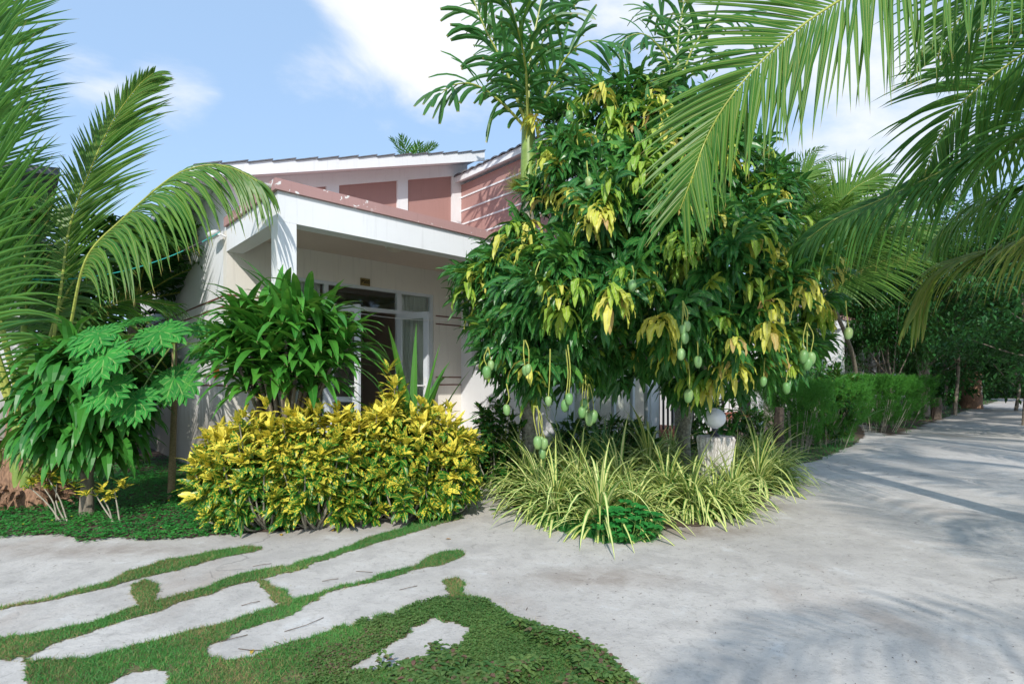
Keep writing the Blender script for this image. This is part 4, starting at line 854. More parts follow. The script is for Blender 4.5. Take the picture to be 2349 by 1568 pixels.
for ii, q in enumerate(np.concatenate([c, pts[(ss < -.7)][:46] + (0, -.12, 0)])):
    n = rs.randint(6, 20); a = rs.uniform(0, 6.28, n); big_ = rs.uniform(.62, 1.08); d = np.stack([np.cos(a), np.sin(a) * .8 - .15, rs.uniform(-.5, .7, n)], 1)
    tgt = mby if rs.rand() < .55 else mbo
    leaves(tgt, np.repeat(q[None], n, 0) + rs.normal(0, .012, (n, 3)) - np.array([0, 0, 1]) * (rs.rand(n, 1) ** 2) * .12, d, (0, 0, 1), rs.uniform(.20, .33, n) * big_, rs.uniform(.050, .074, n) * big_, rs.uniform(2.6, 4.2, n), 7, 'lance', .2, wave=.13)
mby.build('young_foliage', M['mango_y'], mango, loc=-mt); mbo.build('young_foliage', M['mango_g'], mango, loc=-mt)
mb = MB()
def br(*q, r0=.08, r1=.03, m=mb, n=14):
    c, _ = curve(q, n); m.tube(c, np.linspace(r0, r1, n), 9, bump=lambda a, b: 1 + .08 * rs.randn(a, b))
br((0, 0, -.05), (-.03, 0, .5), (.02, 0, 1.1), (-.15, -.1, 1.9), (-.2, -.1, 2.9), (-.1, 0, 3.8), r0=.085, r1=.035)
br((.0, 0, 1.0), (.5, -.3, 1.7), (1., -.5, 2.3), (1.5, -.6, 2.7), r0=.07); br((.0, 0, .9), (-.6, -.4, 1.5), (-1.3, -.8, 2.1), (-2., -1., 2.4), r0=.07)
br((-.15, -.1, 2.), (-.7, -.5, 2.8), (-1.1, -.5, 3.5), r0=.05); br((-.1, 0, 2.2), (.5, -.3, 3.), (.9, -.3, 3.6), r0=.05); br((.02, 0, 1.1), (.1, -.8, 1.8), (0, -1.2, 2.4), r0=.06)
for _ in range(60):
    q = pts[rs.randint(len(pts))] - mt; a = np.array([-.1, -.1, 1.6]) + (q - np.array([0, 0, 1.6])) * .35; br(a, (a + q) / 2 + rs.normal(0, .1, 3) + (0, 0, .1), q, r0=.018, r1=.006, n=8)
mb.build('trunk', M['lichen'], mango, smooth=True)
# fruits on long stalks, each one its own part: (fruit px, py, stalk top px, py)
FR = [(1204, 850, 1202, 780), (1213, 846, 1205, 780), (1258, 920, 1262, 800), (1297, 930, 1298, 800), (1305, 915, 1302, 790), (1340, 928, 1343, 860), (1335, 945, 1338, 870), (1352, 962, 1350, 880), (1362, 955, 1352, 880), (1233, 1015, 1225, 930), (1243, 1012, 1227, 930),
      (1250, 1018, 1232, 930), (1243, 1040, 1236, 940), (1565, 757, 1566, 690), (1575, 748, 1566, 690), (1570, 775, 1566, 690), (1563, 813, 1567, 700), (1581, 908, 1578, 830), (1845, 818, 1850, 740), (1860, 822, 1852, 740), (1803, 890, 1802, 800), (1752, 875, 1755, 820), (1947, 765, 1940, 690),
      (1238, 665, 1238, 600), (1117, 855, 1118, 800), (1126, 838, 1118, 800), (1161, 940, 1162, 880), (1349, 420, 1346, 370), (1253, 385, 1253, 340), (1340, 262, 1338, 220), (1305, 268, 1305, 230), (1451, 656, 1450, 610), (1601, 830, 1598, 780), (1855, 835, 1852, 760), (1345, 950, 1345, 880)]
prof = [(0, 0)] + [(.036 * math.sin(t) ** .85 * (1 + .12 * math.cos(t)), -.056 * (1 - math.cos(t))) for t in np.linspace(.12, math.pi - .1, 14)] + [(0, -.112)]
fm = MB(); fm.lathe(prof, sides=16); fmesh = mesh_of(fm, 'mango', M['fruit'], True)
for k, (px, py, sx, sy) in enumerate(FR):
    inside = poly_in(np.array([[px, py]], float), OUT)[0]; ee = edge_dist(np.array([[sx, sy]], float))[0] if poly_in(np.array([[sx, sy]], float), OUT)[0] else 0
    y = 6.2 - (sy - 600) / 900. * .4 - 1.55 * math.sqrt(min(1, ee / 190)) - .28
    if py < 700: y -= .22
    if py > 700: y = min(y, 5.0 + (py % 7) * .03)
    if px in (1581,): y = 4.9
    sc = rs.uniform(.78, 1.14) * y / 4.75; c = P(px, py, y); t = c + (0, 0, .056 * sc); s_ = P(sx, sy, y + .05)
    f = bpy.data.objects.new('mango', fmesh); C.objects.link(f); f.parent = mango; f.location = tuple(t - mt); f.scale = (sc,) * 3; f.rotation_euler = (rs.uniform(-.15, .15), rs.uniform(-.15, .15), rs.rand() * 6)
    m2 = MB(); mid = (t + s_) / 2 + rs.normal(0, .022, 3); cc, _ = curve([t - (0, 0, .004), mid, s_], 10); m2.tube(cc - mt, np.linspace(.0035, .006, 10), 6)
    m2.build('stalk', M['stalk'], mango)

# --- right coconut palm in the foreground --------------------------------------------
root = np.array([4.9, 2.6, 0.]); pr = empty('coconut_palm', root, 0, 'coconut palm whose long fronds hang into the picture from the right', 'palm tree', 'coconut palms'); cr = np.array([4.7, 2.9, 4.6])
mb = MB(); c, _ = curve([(0, 0, -.05), (-.1, .1, 2), cr - root], 30); mb.tube(c, np.linspace(.17, .12, 30), 16, bump=lambda n, s: 1 + .05 * (np.arange(n) % 2)[:, None] + .03 * rs.randn(n, s)); mb.build('trunk', M['bark'], pr, smooth=True)
CR = cr - root
frond(pr, [CR] + PD(root, (2450, -220, 3.1), (2150, -130, 3.05), (1928, 0, 3.0), (1822, 73, 3.0), (1731, 157, 3.0), (1658, 249, 3.05), (1615, 330, 3.1), (1590, 400, 3.1), (1560, 480, 3.15)), 'coco_y', L=.90, W=.025, Nn=(0, -1, .12), a0=66, a1=26, droop=.28, seed=41, start=.22, spacing=.026, balance=(1, 1.), rr=.017, segs=8, fold=.35)
frond(pr, [CR] + PD(root, (2600, 20, 3.6), (2450, 60, 3.9), (2316, 146, 4.2), (2224, 219, 4.3), (2170, 285, 4.4), (2133, 366, 4.5), (2110, 440, 4.6)), 'coco', L=.95, W=.030, Nn=(.1, -1, .1), a0=68, a1=26, droop=.6, seed=42, start=.22, spacing=.033, rr=.016, segs=8)
frond(pr, [CR] + PD(root, (2620, 260, 3.5), (2470, 285, 3.8), (2349, 315, 4.1), (2243, 351, 4.3), (2133, 406, 4.5), (2020, 458, 4.7), (1920, 500, 4.8), (1850, 549, 4.9)), 'coco', L=1.2, W=.040, Nn=(-.1, -.6, .8), a0=62, a1=20, droop=2.6, seed=43, start=.2, spacing=.034, rr=.017, segs=8)
frond(pr, [CR] + PD(root, (2650, 450, 3.8), (2480, 510, 4.1), (2349, 553, 4.5), (2268, 578, 4.7), (2177, 607, 4.9), (2135, 655, 5.0), (2095, 730, 5.1)), 'coco_old', L=.95, W=.034, Nn=(-.1, -.5, .9), a0=50, a1=16, droop=2.2, seed=44, start=.2, spacing=.04, rr=.016)
frond(pr, [CR] + PD(root, (2600, -180, 3.2), (2420, -120, 3.4), (2300, -60, 3.6), (2210, 30, 3.8), (2150, 130, 3.9)), 'coco', L=.9, W=.028, Nn=(.1, -1, .2), a0=70, a1=30, droop=.6, seed=45, start=.2, spacing=.034, segs=8)
frond(pr, [CR] + PD(root, (2600, 150, 3.9), (2480, 200, 4.6), (2380, 250, 5.3), (2290, 330, 6.0), (2230, 430, 6.6)), 'coco', L=.95, W=.033, Nn=(0, -.8, .6), a0=75, a1=25, droop=1.4, seed=46, start=.22, spacing=.036)
frond(pr, [CR] + PD(root, (2620, 330, 4.4), (2480, 400, 5.0), (2349, 430, 5.4), (2250, 470, 5.8), (2160, 540, 6.2)), 'coco', L=1.25, W=.040, Nn=(0, -.5, .9), a0=65, a1=25, droop=2.6, seed=47, start=.22, spacing=.036)
frond(pr, [CR] + PD(root, (2620, 60, 4.0), (2500, 20, 4.4), (2400, 30, 4.8), (2300, 90, 5.2), (2230, 190, 5.6)), 'coco', L=1.1, W=.034, Nn=(0, -.9, .4), a0=68, a1=25, droop=1.4, seed=48, start=.22, spacing=.036)
for k, (az, el, L_, dr) in enumerate([(4.2, .5, 3.4, 1.5), (5.0, .7, 3.4, 1.5), (5.9, .5, 3.4, 1.5), (.5, .6, 3.4, 1.5), (1.2, .9, 3.5, 1.5)]):
    frond(pr, arc(az, el, L_, dr, CR), 'coco', L=.85, W=.04, Nn=(0, 0, 1), droop=1.2, seed=60 + k, spacing=.04)
# palms standing behind the viewpoint: their shade falls over the lane
random_palm('coconut_palm', (3.5, -4.6, 0), (3.5, -4.4, 5.2), 'tall coconut palm behind the viewpoint shading the lane', 'coconut palms', 71, nf=7, L=3.6, leafm='coco', ll=.8, W=.036, trunkr=.13, emin=-5, emax=60, spacing=.07, drop=1.3)
random_palm('coconut_palm', (6.4, -2.4, 0), (6.3, -2.2, 5.4), 'coconut palm on the far side of the lane behind the viewpoint', 'coconut palms', 72, nf=9, L=3.8, leafm='coco', ll=.85, W=.04, trunkr=.13, emin=-5, emax=60, spacing=.065, drop=1.3)
random_palm('coconut_palm', (9.5, 4.5, 0), (9.2, 4.8, 5.8), 'coconut palm across the lane outside the right edge', 'coconut palms', 73, nf=12, L=3.8, leafm='coco', ll=.85, W=.04, trunkr=.15, emin=-5, emax=60, spacing=.055, drop=1.3)
random_palm('coconut_palm', (16.5, 9.5, 0), (16.2, 9.7, 6.4), 'taller coconut palm further along the lane outside the right edge', 'coconut palms', 74, nf=14, L=3.8, leafm='coco', ll=.85, W=.055, trunkr=.15, emin=-5, emax=60, spacing=.06, drop=1.3, segs=4)
# middle-distance palms right of the mango tree
mp_ = random_palm('coconut_palm', (X(1965, 16), 16, 0), (X(1885, 13.5), 13.5, EYE + (HY - 640) / F * 13.5), 'leaning coconut palm beyond the mango tree with thin ringed trunk', 'coconut palms', 81, nf=15, L=3.2, leafm='coco_y', ll=.85, W=.05, trunkr=.055, emin=10, emax=80, spacing=.06, drop=1.4, segs=4)
mr_ = (X(1965, 16), 16, 0)
for k, (tr, nn) in enumerate([([(1885, 640, 13.5), (1840, 570, 13.2), (1815, 490, 13.0), (1828, 430, 13.0), (1862, 385, 13.0)], (0, -1, .2)), ([(1885, 680, 13.5), (1940, 640, 13.2), (2010, 605, 13.0), (2086, 578, 12.8)], (0, -1, .4)),
                              ([(1885, 640, 13.5), (1960, 560, 13.0), (2050, 520, 12.8), (2130, 530, 12.6)], (0, -.9, .5)), ([(1885, 630, 13.5), (1900, 520, 13.3), (1950, 440, 13.2), (2020, 400, 13.0)], (0, -1, .3))]):
    frond(mp_, PD(mr_, *tr), 'coco_y', L=1.3, W=.05, Nn=nn, a0=70, a1=22, droop=.6, seed=400 + k, spacing=.045, start=.12)
random_palm('coconut_palm', (X(2225, 26), 26, 0), (X(2215, 26), 26, 3.8), 'short coconut palm with shaggy brown trunk beside the lane', 'coconut palms', 82, nf=13, L=3.0, leafm='coco', ll=.8, W=.05, trunkr=.42, emin=10, emax=75, spacing=.09, drop=1.4, mat_t='fibre', segs=4)
random_palm('coconut_palm', (X(1790, 24), 24, 0), (X(1800, 24), 24, 9.8), 'distant tall coconut palm above the far tree tops', 'coconut palms', 83, nf=13, L=3.0, leafm='coco', ll=.8, W=.06, trunkr=.15, emin=5, emax=70, spacing=.1, drop=1.5, segs=3)
random_palm('coconut_palm', (X(2120, 20), 20, 0), (X(2110, 20), 20, 4.9), 'coconut palm standing in the dark trees behind the second hedge', 'coconut palms', 84, nf=14, L=3.2, leafm='coco', ll=.85, W=.06, trunkr=.16, emin=0, emax=75, spacing=.08, drop=1.5, segs=3)

# --- left shrubs: cordyline, papaya, dracaena -------------------------------------------
def strap_shrub(name, root, stems, m, lab, cat, nl=24, L=.46, W=.075, droop=1.9, up=.5, seed=0, stem_m='bark', avoid=None, trunk=None, zrange=(-.25, 1.), main=None):
    global rs; old = rs; rs = np.random.RandomState(seed); root = np.array(root, float)
    o = empty(name, root, 0, lab, cat); mb = MB(); ts = MB()
    for (hx, hy, hz, r) in stems:
        n = nl; h = np.array([hx, hy, hz]); d = rdir(n, zrange[0], zrange[1]); out = np.array([hx, hy, 0]) * .7; d = norm(d + out + np.array([0, -.1, up]))
        b = h + rs.normal(0, .03, (n, 3)) - np.array([0, 0, 1]) * rs.uniform(0, r, n)[:, None]
        if avoid is not None:
            tipp = b + root + norm(d) * L * .8; k = ~((tipp[:, 1] > avoid)); b, d = b[k], d[k]; n = len(b)
        rn = np.clip(rs.rand() * .5 + rs.rand(n) * .55, 0, 1)
        leaves(mb, b, d, (0, 0, 1), L * rs.uniform(.75, 1.15, n), W * rs.uniform(.8, 1.1, n), droop * rs.uniform(.6, 1.4, n), 6, 'drac', .28, rnd=rn)
        c, _ = curve([(0, 0, 0), (hx * (.08 if main else .35), hy * (.08 if main else .35), hz * .5), (hx, hy, hz)], 10); ts.tube(c, np.linspace(trunk or .04, .015, 10), 8)
    if main: ts.tube([(0, 0, -.05), (.01, 0, .3), (-.01, 0, .7)], [main * 1.2, main, main * .8], 10)
    ts.build('trunk', M[stem_m], o, smooth=True); mb.build('foliage', m, o); rs = old; return o
def dome(n, rx, ry, rz, cz, seed, zlo=-.6):
    r_ = np.random.RandomState(seed); o = []
    i = np.arange(n); z = zlo + (1 - zlo) * (i + .5) / n; a = i * 2.39996; rr = np.sqrt(np.maximum(0, 1 - z * z)) * r_.uniform(.75, 1.0, n)
    return [(rr[k] * math.cos(a[k]) * rx, rr[k] * math.sin(a[k]) * ry, cz + z[k] * rz, .12) for k in range(n)]
M['cordy'] = leafmat('cordyline leaf', (.014, .12, .02), (.07, .27, .035), rib=(.08, .24, .05), ribw=.04, tip=(.35, .32, .12), tips=.95, rough=.36, trans=.22)
strap_shrub('cordyline', (X(198, 5.2), 5.2, 0), dome(42, .40, .38, .54, 1.12, 3, -.9), M['cordy'], 'large cordyline with layers of drooping strap leaves in front of the left palm', 'shrub', nl=19, L=.47, W=.09, droop=2.6, up=.15, seed=5, trunk=.022, main=.055)
strap_shrub('dracaena', (X(655, 5.1), 5.1, 0), dome(36, .52, .26, .38, 1.62, 4, -.95), M['drac'], 'big dracaena bush with glossy arching leaves in front of the porch column', 'shrub', nl=18, L=.56, W=.088, droop=1.6, up=.5, seed=6, avoid=5.45, trunk=.02)
def papaya():
    root = np.array([X(392, 5.9), 5.9, 0.]); o = empty('papaya_tree', root, 0, 'slim young papaya tree with deeply lobed leaves beside the side wall', 'tree')
    top = P(400, 795, 5.9) - root; mb = MB(); c, _ = curve([(0, 0, -.02), top * .5 + (.01, 0, 0), top, top + (0, 0, .12)], 16); mb.tube(c, np.linspace(.038, .022, 16), 12); mb.build('trunk', M['papstem'], o, smooth=True)
    for px, py, dd, sc, tilt in [(225, 765, 4.75, .36, (-.1, -.8, .75)), (365, 760, 4.95, .40, (.0, -.75, .8)), (240, 815, 4.6, .40, (-.2, -.85, .6)), (255, 885, 4.6, .34, (-.1, -.8, .6)), (400, 865, 5.0, .36, (.1, -.9, .45)), (312, 915, 4.7, .32, (0, -.85, .55)), (455, 755, 5.9, .36, (.2, -.5, .9)), (330, 735, 6.3, .34, (0, -.3, 1)), (470, 800, 5.5, .3, (.3, -.6, .7)), (290, 745, 6.1, .32, (-.1, -.4, 1))]:
        ctr = P(px, py, dd) - root; nrm_ = norm(np.array(tilt, float)); mb = MB()
        mid = (top + ctr) / 2 + np.array([0, 0, .05]); cc, _ = curve([top + (0, 0, .05), mid, ctr], 10); mb.tube(cc, np.linspace(.009, .004, 10), 6, mi=1); sc *= 1.22
        outw = ctr - top; outw = norm(outw - nrm_ * (outw @ nrm_)); sd_ = np.cross(nrm_, outw)
        for a, l in [(0, 1.), (38, .95), (-38, .95), (78, .8), (-78, .8), (122, .6), (-122, .6), (158, .42), (-158, .42)]:
            a = R(a + rs.normal(0, 3)); d = outw * math.cos(a) + sd_ * math.sin(a); Lq = sc * l * .78
            b0 = ctr; leaves(mb, [b0], [d + nrm_ * .12], nrm_, Lq, Lq * .29, .7, 7, 'lance', .12, wave=.02)
            for f, q in [(.40, 46), (.64, 38)]:
                for sg in (1, -1):
                    a2 = a + sg * R(q); d2 = outw * math.cos(a2) + sd_ * math.sin(a2)
                    leaves(mb, [b0 + norm(d + nrm_ * .12) * Lq * f * .92 - np.array([0, 0, 1]) * .5 * .5 * Lq * f * f * .5 + nrm_ * .002], [d2 + nrm_ * .06], nrm_, Lq * (.46 - f * .28) * 1.3, Lq * .16, .5, 3, 'lance', .1)
        mb.build('leaf', [M['papaya'], M['petiole']], o)
papaya()
# --- yellow croton hedge -----------------------------------------------------------------
def croton(root, rx, ry, h, lab, n=125, seed=0, m='croton', L=.145, W=.055, grp='yellow croton bushes of the front hedge', nl=14, sm='stem', zlo=.15, ymax=.30):
    global rs; old = rs; rs = np.random.RandomState(seed); o = empty('croton_bush', root, 0, lab, 'shrub', grp); c = []
    i = np.arange(n); u = rs.rand(n); v = (i + .5) / n; zz = zlo + (1 - zlo) * v; a = i * 2.39996 + rs.rand(n)
    rr = np.sqrt(np.clip(1 - np.abs((zz - .45) / .6) ** 2.6, .05, 1)) * np.where(rs.rand(n) < .8, rs.uniform(.85, 1.05, n), rs.uniform(.3, .85, n))
    p = np.stack([rr * np.cos(a) * rx, rr * np.sin(a) * ry, zz * h * .94 * (1 + .08 * rs.randn(n) * (zz > .75))], 1); mb = MB(); ts = MB()
    ax = norm(p - np.array([0, 0, h * .35])) * np.array([1, 1, .6]) + (0, 0, .65) + rs.normal(0, .15, (n, 3))
    base = np.array(root); keep = (p[:, 1] < ymax) | (zz > .55)
    p, ax = p[keep], ax[keep]
    for lay, (off, sp, lm) in enumerate([(0., (.1, .7), 1.), (-.055, (.6, 1.15), 1.05), (-.11, (.8, 1.3), 1.0)]):
        rosette(mb, p + norm(ax) * off, ax, nl // 2 if lay else nl // 2 + 1, L * lm, W, .5 + lay * .5, spread=sp, segs=4, fold=.25, wave=.03, rn=np.clip(.12 + .66 * (p[:, 2] / h) ** 1.3 - .16 * lay + rs.normal(0, .13, len(p)), 0, 1))
    mb.build('foliage', M[m], o)
    for q in p[::3]:
        a2 = np.array([q[0] * .12 + rs.normal(0, .03), q[1] * .12 + rs.normal(0, .03), -.01]); cc, _ = curve([a2, (a2 + q) / 2 + (q[0] * .1, q[1] * .1, -.05), q], 7); ts.tube(cc, np.linspace(.013, .005, 7), 6)
    ts.build('stems', M[sm], o, smooth=True); rs = old; return o
CB = [(540, 4.9, .32, .40, .88, 'left end bush of the yellow croton hedge, nearest the papaya'), (622, 4.82, .40, .42, 1.05, 'yellow croton bush directly below the left side of the dracaena'), (722, 4.82, .42, .40, 1.08, 'yellow croton bush in front of the porch column below the dracaena'),
      (825, 5.02, .40, .40, 1.07, 'yellow croton bush in front of the open door, right of the dracaena'), (925, 5.1, .40, .40, 1.12, 'yellow croton bush with strap leaves rising just behind it'), (1010, 5.25, .36, .40, 1.0, 'right end bush of the yellow croton hedge, beside the path')]
for k, (px, d, rx, ry, h, lab) in enumerate(CB): croton((X(px, d), d, 0), rx, ry, h, lab, seed=100 + k)
croton((X(895, 5.0), 5.15, 0), .10, .10, 1.42, 'single tall yellow croton shoot standing above the hedge by the door', n=16, seed=110, grp=None, zlo=.6)
croton((X(1135, 6.6), 6.6, 0), .34, .3, 1.08, 'dark green croton bush against the white wall right of the path', n=60, seed=111, m='dcroton', grp=None, L=.13)
croton((X(1870, 11), 11, 0), .8, .7, 1.75, 'green and yellow croton bush between mango tree and hedge', n=120, seed=112, m='dcroton', grp=None, L=.2, W=.06)
croton((X(1385, 7.5), 7.5, 0), .75, .3, .85, 'dark speckled croton bush under the window behind the lemongrass', n=100, seed=114, m='dcroton', grp=None, L=.15, W=.045)
croton((X(1660, 8.6), 8.6, 0), .6, .5, 1.15, 'dark speckled croton bush behind the globe lamp', n=90, seed=113, m='dcroton', grp=None, L=.16, W=.045)
def seedling(px, py, lab, tops, seed):
    global rs; old = rs; rs = np.random.RandomState(seed)
    root = G(px, py); o = empty('croton_seedling', root, 0, lab, 'shrub', 'small croton seedlings in the left lawn'); d = root[1]; mb = MB(); ts = MB()
    for tx, ty, sx in tops:
        t = P(tx, ty, d) - root; c, _ = curve([(X(sx, d) - root[0], 0, 0), t * .5 + (rs.normal(0, .02), 0, 0), t], 8); ts.tube(c, np.linspace(.008, .005, 8), 6)
        for k in range(3): rosette(mb, (t + np.array([rs.normal(0, .05), rs.normal(0, .04), k * .03]))[None], np.array([[0, -.1, 1.]]), 7, .10, .034, .7, spread=(.3, 1.1), segs=4)
    ts.build('stems', M['stem'], o, smooth=True); mb.build('foliage', M['croton'], o); rs = old
seedling(150, 1197, 'sparse yellow croton seedling in front of the fibrous palm base', [(110, 1095, 155), (95, 1110, 130), (60, 1110, 140), (130, 1110, 150)], 1)
seedling(262, 1198, 'sparse yellow croton seedling in front of the cordyline stem', [(215, 1125, 262), (235, 1140, 258), (262, 1120, 275)], 2)

# --- striped strap plants in the right bed --------------------------------------------------
def clump_mesh(seed, n=150, L=.86, W=.036, droop=2.8):
    global rs; old = rs; rs = np.random.RandomState(seed); mb = MB(); el = rs.uniform(.35, 1.5, n); a = rs.uniform(0, 6.28, n)
    d = np.stack([np.cos(a) * np.cos(el), np.sin(a) * np.cos(el), np.sin(el)], 1); b = d * np.array([.05, .05, 0]) + (0, 0, .02)
    leaves(mb, b, d, (0, 0, 1.), L * rs.uniform(.6, 1.15, n) * (.75 + .3 * np.sin(el)), W * rs.uniform(.7, 1.15, n), droop * rs.uniform(.5, 1.4, n), 8, 'strap', .35); rs = old
    return mesh_of(mb, 'striped_clump', M['spider'])
cms = [clump_mesh(200 + k) for k in range(4)]
SP = [(1150, 1085, 1.0, 'striped strap plant clump at the left rear of the bed beside the path mouth'), (1215, 1130, 1.1, 'striped strap plant clump on the path side below the hanging mangoes'), (1240, 1165, 1.0, 'striped strap plant clump spilling over the path at the bed corner'),
      (1300, 1120, 1.1, 'striped strap plant clump behind the corner clump, under the four low mangoes'), (1375, 1215, .95, 'striped strap plant clump at the front tip beside the green herb'), (1330, 1160, 1.05, 'striped strap plant clump just behind the fine grass at the tip'),
      (1420, 1150, 1.1, 'striped strap plant clump in the middle of the bed behind the herb'), (1400, 1090, 1.15, 'striped strap plant clump directly in front of the lemongrass'), (1490, 1110, 1.2, 'tallest striped strap plant clump left of the stump'),
      (1585, 1178, .95, 'striped strap plant clump at the front road edge with the fullest fountain of leaves'), (1530, 1165, 1.0, 'striped strap plant clump between the herb and the full roadside clump'), (1580, 1125, .72, 'striped strap plant clump hiding the foot of the stump'),
      (1680, 1155, .85, 'striped strap plant clump on the road edge right of the stump'), (1690, 1108, .8, 'striped strap plant clump right beside the stump'), (1740, 1120, 1.1, 'striped strap plant clump at the right end of the bed nearest the feathery hedge'),
      (1740, 1078, 1.0, 'striped strap plant clump behind the right end clump'), (1230, 1080, 1.0, 'striped strap plant clump at the foot of the betel palm'), (1330, 1070, 1.0, 'striped strap plant clump left of the lemongrass'), (1540, 1070, .9, 'shaded striped strap plant clump behind the stump'), (1450, 1055, .9, 'shaded striped strap plant clump below the mango crown'),
      (1275, 1190, .85, 'small striped strap plant clump drooping over the fine grass'), (1455, 1195, .9, 'striped strap plant clump immediately right of the green herb'), (1640, 1180, .75, 'striped strap plant clump whose leaves lie on the road before the stump'), (1500, 1075, .75, 'striped strap plant clump left behind the stump'),
      (1780, 1105, .85, 'rightmost striped strap plant clump where bed and road verge meet'), (1180, 1112, .9, 'striped strap plant clump in front of the dark croton bush'), (1625, 1105, .6, 'striped strap plant clump touching the left face of the stump')]
for k, (px, py, s, lab) in enumerate(SP):
    o = bpy.data.objects.new('strap_plant', cms[k % 4]); C.objects.link(o); o.location = tuple(G(px, py)); o.rotation_euler = (0, 0, k * 1.9); o.scale = (s, s, s * rs.uniform(.82, 1.0)); tag(o, lab, 'plant', 'striped strap plants in the right bed')
def blades(name, root, n, L, W, m, lab, droop=1., el=(.9, 1.5), seed=0, cat='plant', prof='strap', spread=.06):
    global rs; old = rs; rs = np.random.RandomState(seed); mb = MB(); e = rs.uniform(*el, n); a = rs.uniform(0, 6.28, n); d = np.stack([np.cos(a) * np.cos(e), np.sin(a) * np.cos(e), np.sin(e)], 1)
    b = d * np.array([spread, spread, 0]); leaves(mb, b, d, (0, 0, 1.), L * rs.uniform(.6, 1.1, n), W * rs.uniform(.7, 1.1, n), droop * rs.uniform(.4, 1.6, n), 8, prof, .3); rs = old
    return mb.build(name, m, label=lab, cat=cat, loc=root)
blades('lemongrass', (X(1375, 6.6), 6.6, 0), 120, .95, .014, M['lemon'], 'tall bluish lemongrass clump behind the striped plants', 1.0, (1.1, 1.52), 5)
blades('crinum', (X(945, 5.75), 5.75, .2), 20, 1.65, .11, M['strap'], 'broad upright strap leaved lily rising behind the croton hedge at the door', 1.5, (1.1, 1.5), 14)
blades('crinum', (X(1660, 8.0), 8.0, 0), 16, .9, .11, M['cordy'], 'dark strap leaved lily right of the globe lamp under the mango tree', 1.4, (.5, 1.5), 12)
blades('crinum', (X(1925, 12.8), 12.8, 0), 18, 1.5, .13, M['cordy'], 'dark broad leaved lily behind the second feathery hedge', .8, (.7, 1.5), 13)
blades('dark_grass', (X(1480, 8.2), 8.2, 0), 260, .7, .012, M['lemon'], 'dark tufted grass under the mango tree', 1.2, (.5, 1.5), 15, spread=.9)
def herb(root, lab, n=60, h=.3, r=.28, leaf=.075, seed=1):
    global rs; old = rs; rs = np.random.RandomState(seed); mb = MB(); ts = MB()
    o = empty('herb', root, 0, lab, 'plant')
    for k in range(n):
        a = rs.rand() * 6.28; q = rs.rand() ** .5 * r; t = np.array([q * math.cos(a), q * math.sin(a) * .7, h * (1 - .5 * (q / r) ** 2) * rs.uniform(.5, 1.05)]); ts.tube([(t[0] * .3, t[1] * .3, 0), t * np.array([.8, .8, .5]), t], .003, 5)
        m_ = 6; aa = np.arange(m_) * 1.05 + rs.rand(); d = np.stack([np.cos(aa), np.sin(aa), np.full(m_, .2)], 1); leaves(mb, np.repeat(t[None], m_, 0), d, (0, -.3, 1), leaf * rs.uniform(.7, 1.1, m_), leaf * .62, .6, 3, 'ovate', .2)
        d2 = -d[::2]; leaves(mb, np.repeat((t * .7)[None], 3, 0), d2, (0, -.3, 1), leaf, leaf * .6, .6, 3, 'ovate', .2)
    ts.build('stems', M['petiole'], o); mb.build('foliage', M['herb'], o); rs = old
herb(G(1440, 1238), 'bright green leafy herb at the front tip of the striped plant bed')
herb(G(430, 1150), 'small green seedling with oval leaves beside the papaya trunk', n=10, h=.2, r=.18, leaf=.08, seed=3)
# creeper stems on the path
mb = MB(); c, _ = curve([G(1205, 1190), G(1225, 1188), G(1245, 1186), G(1262, 1181)], 26); n = 26
for sg in (1, -1): leaves(mb, c + (0, 0, .008), np.stack([np.full(n, .3), np.full(n, sg * 1.), np.full(n, .4)], 1), (0, 0, 1), .028, .014, .2, 3, 'ovate', .2)
mb.tube(c, .003, 5); mb.build('creeper', M['herb'], label='single leafy runner creeping from the bed on to the path', cat='plant')

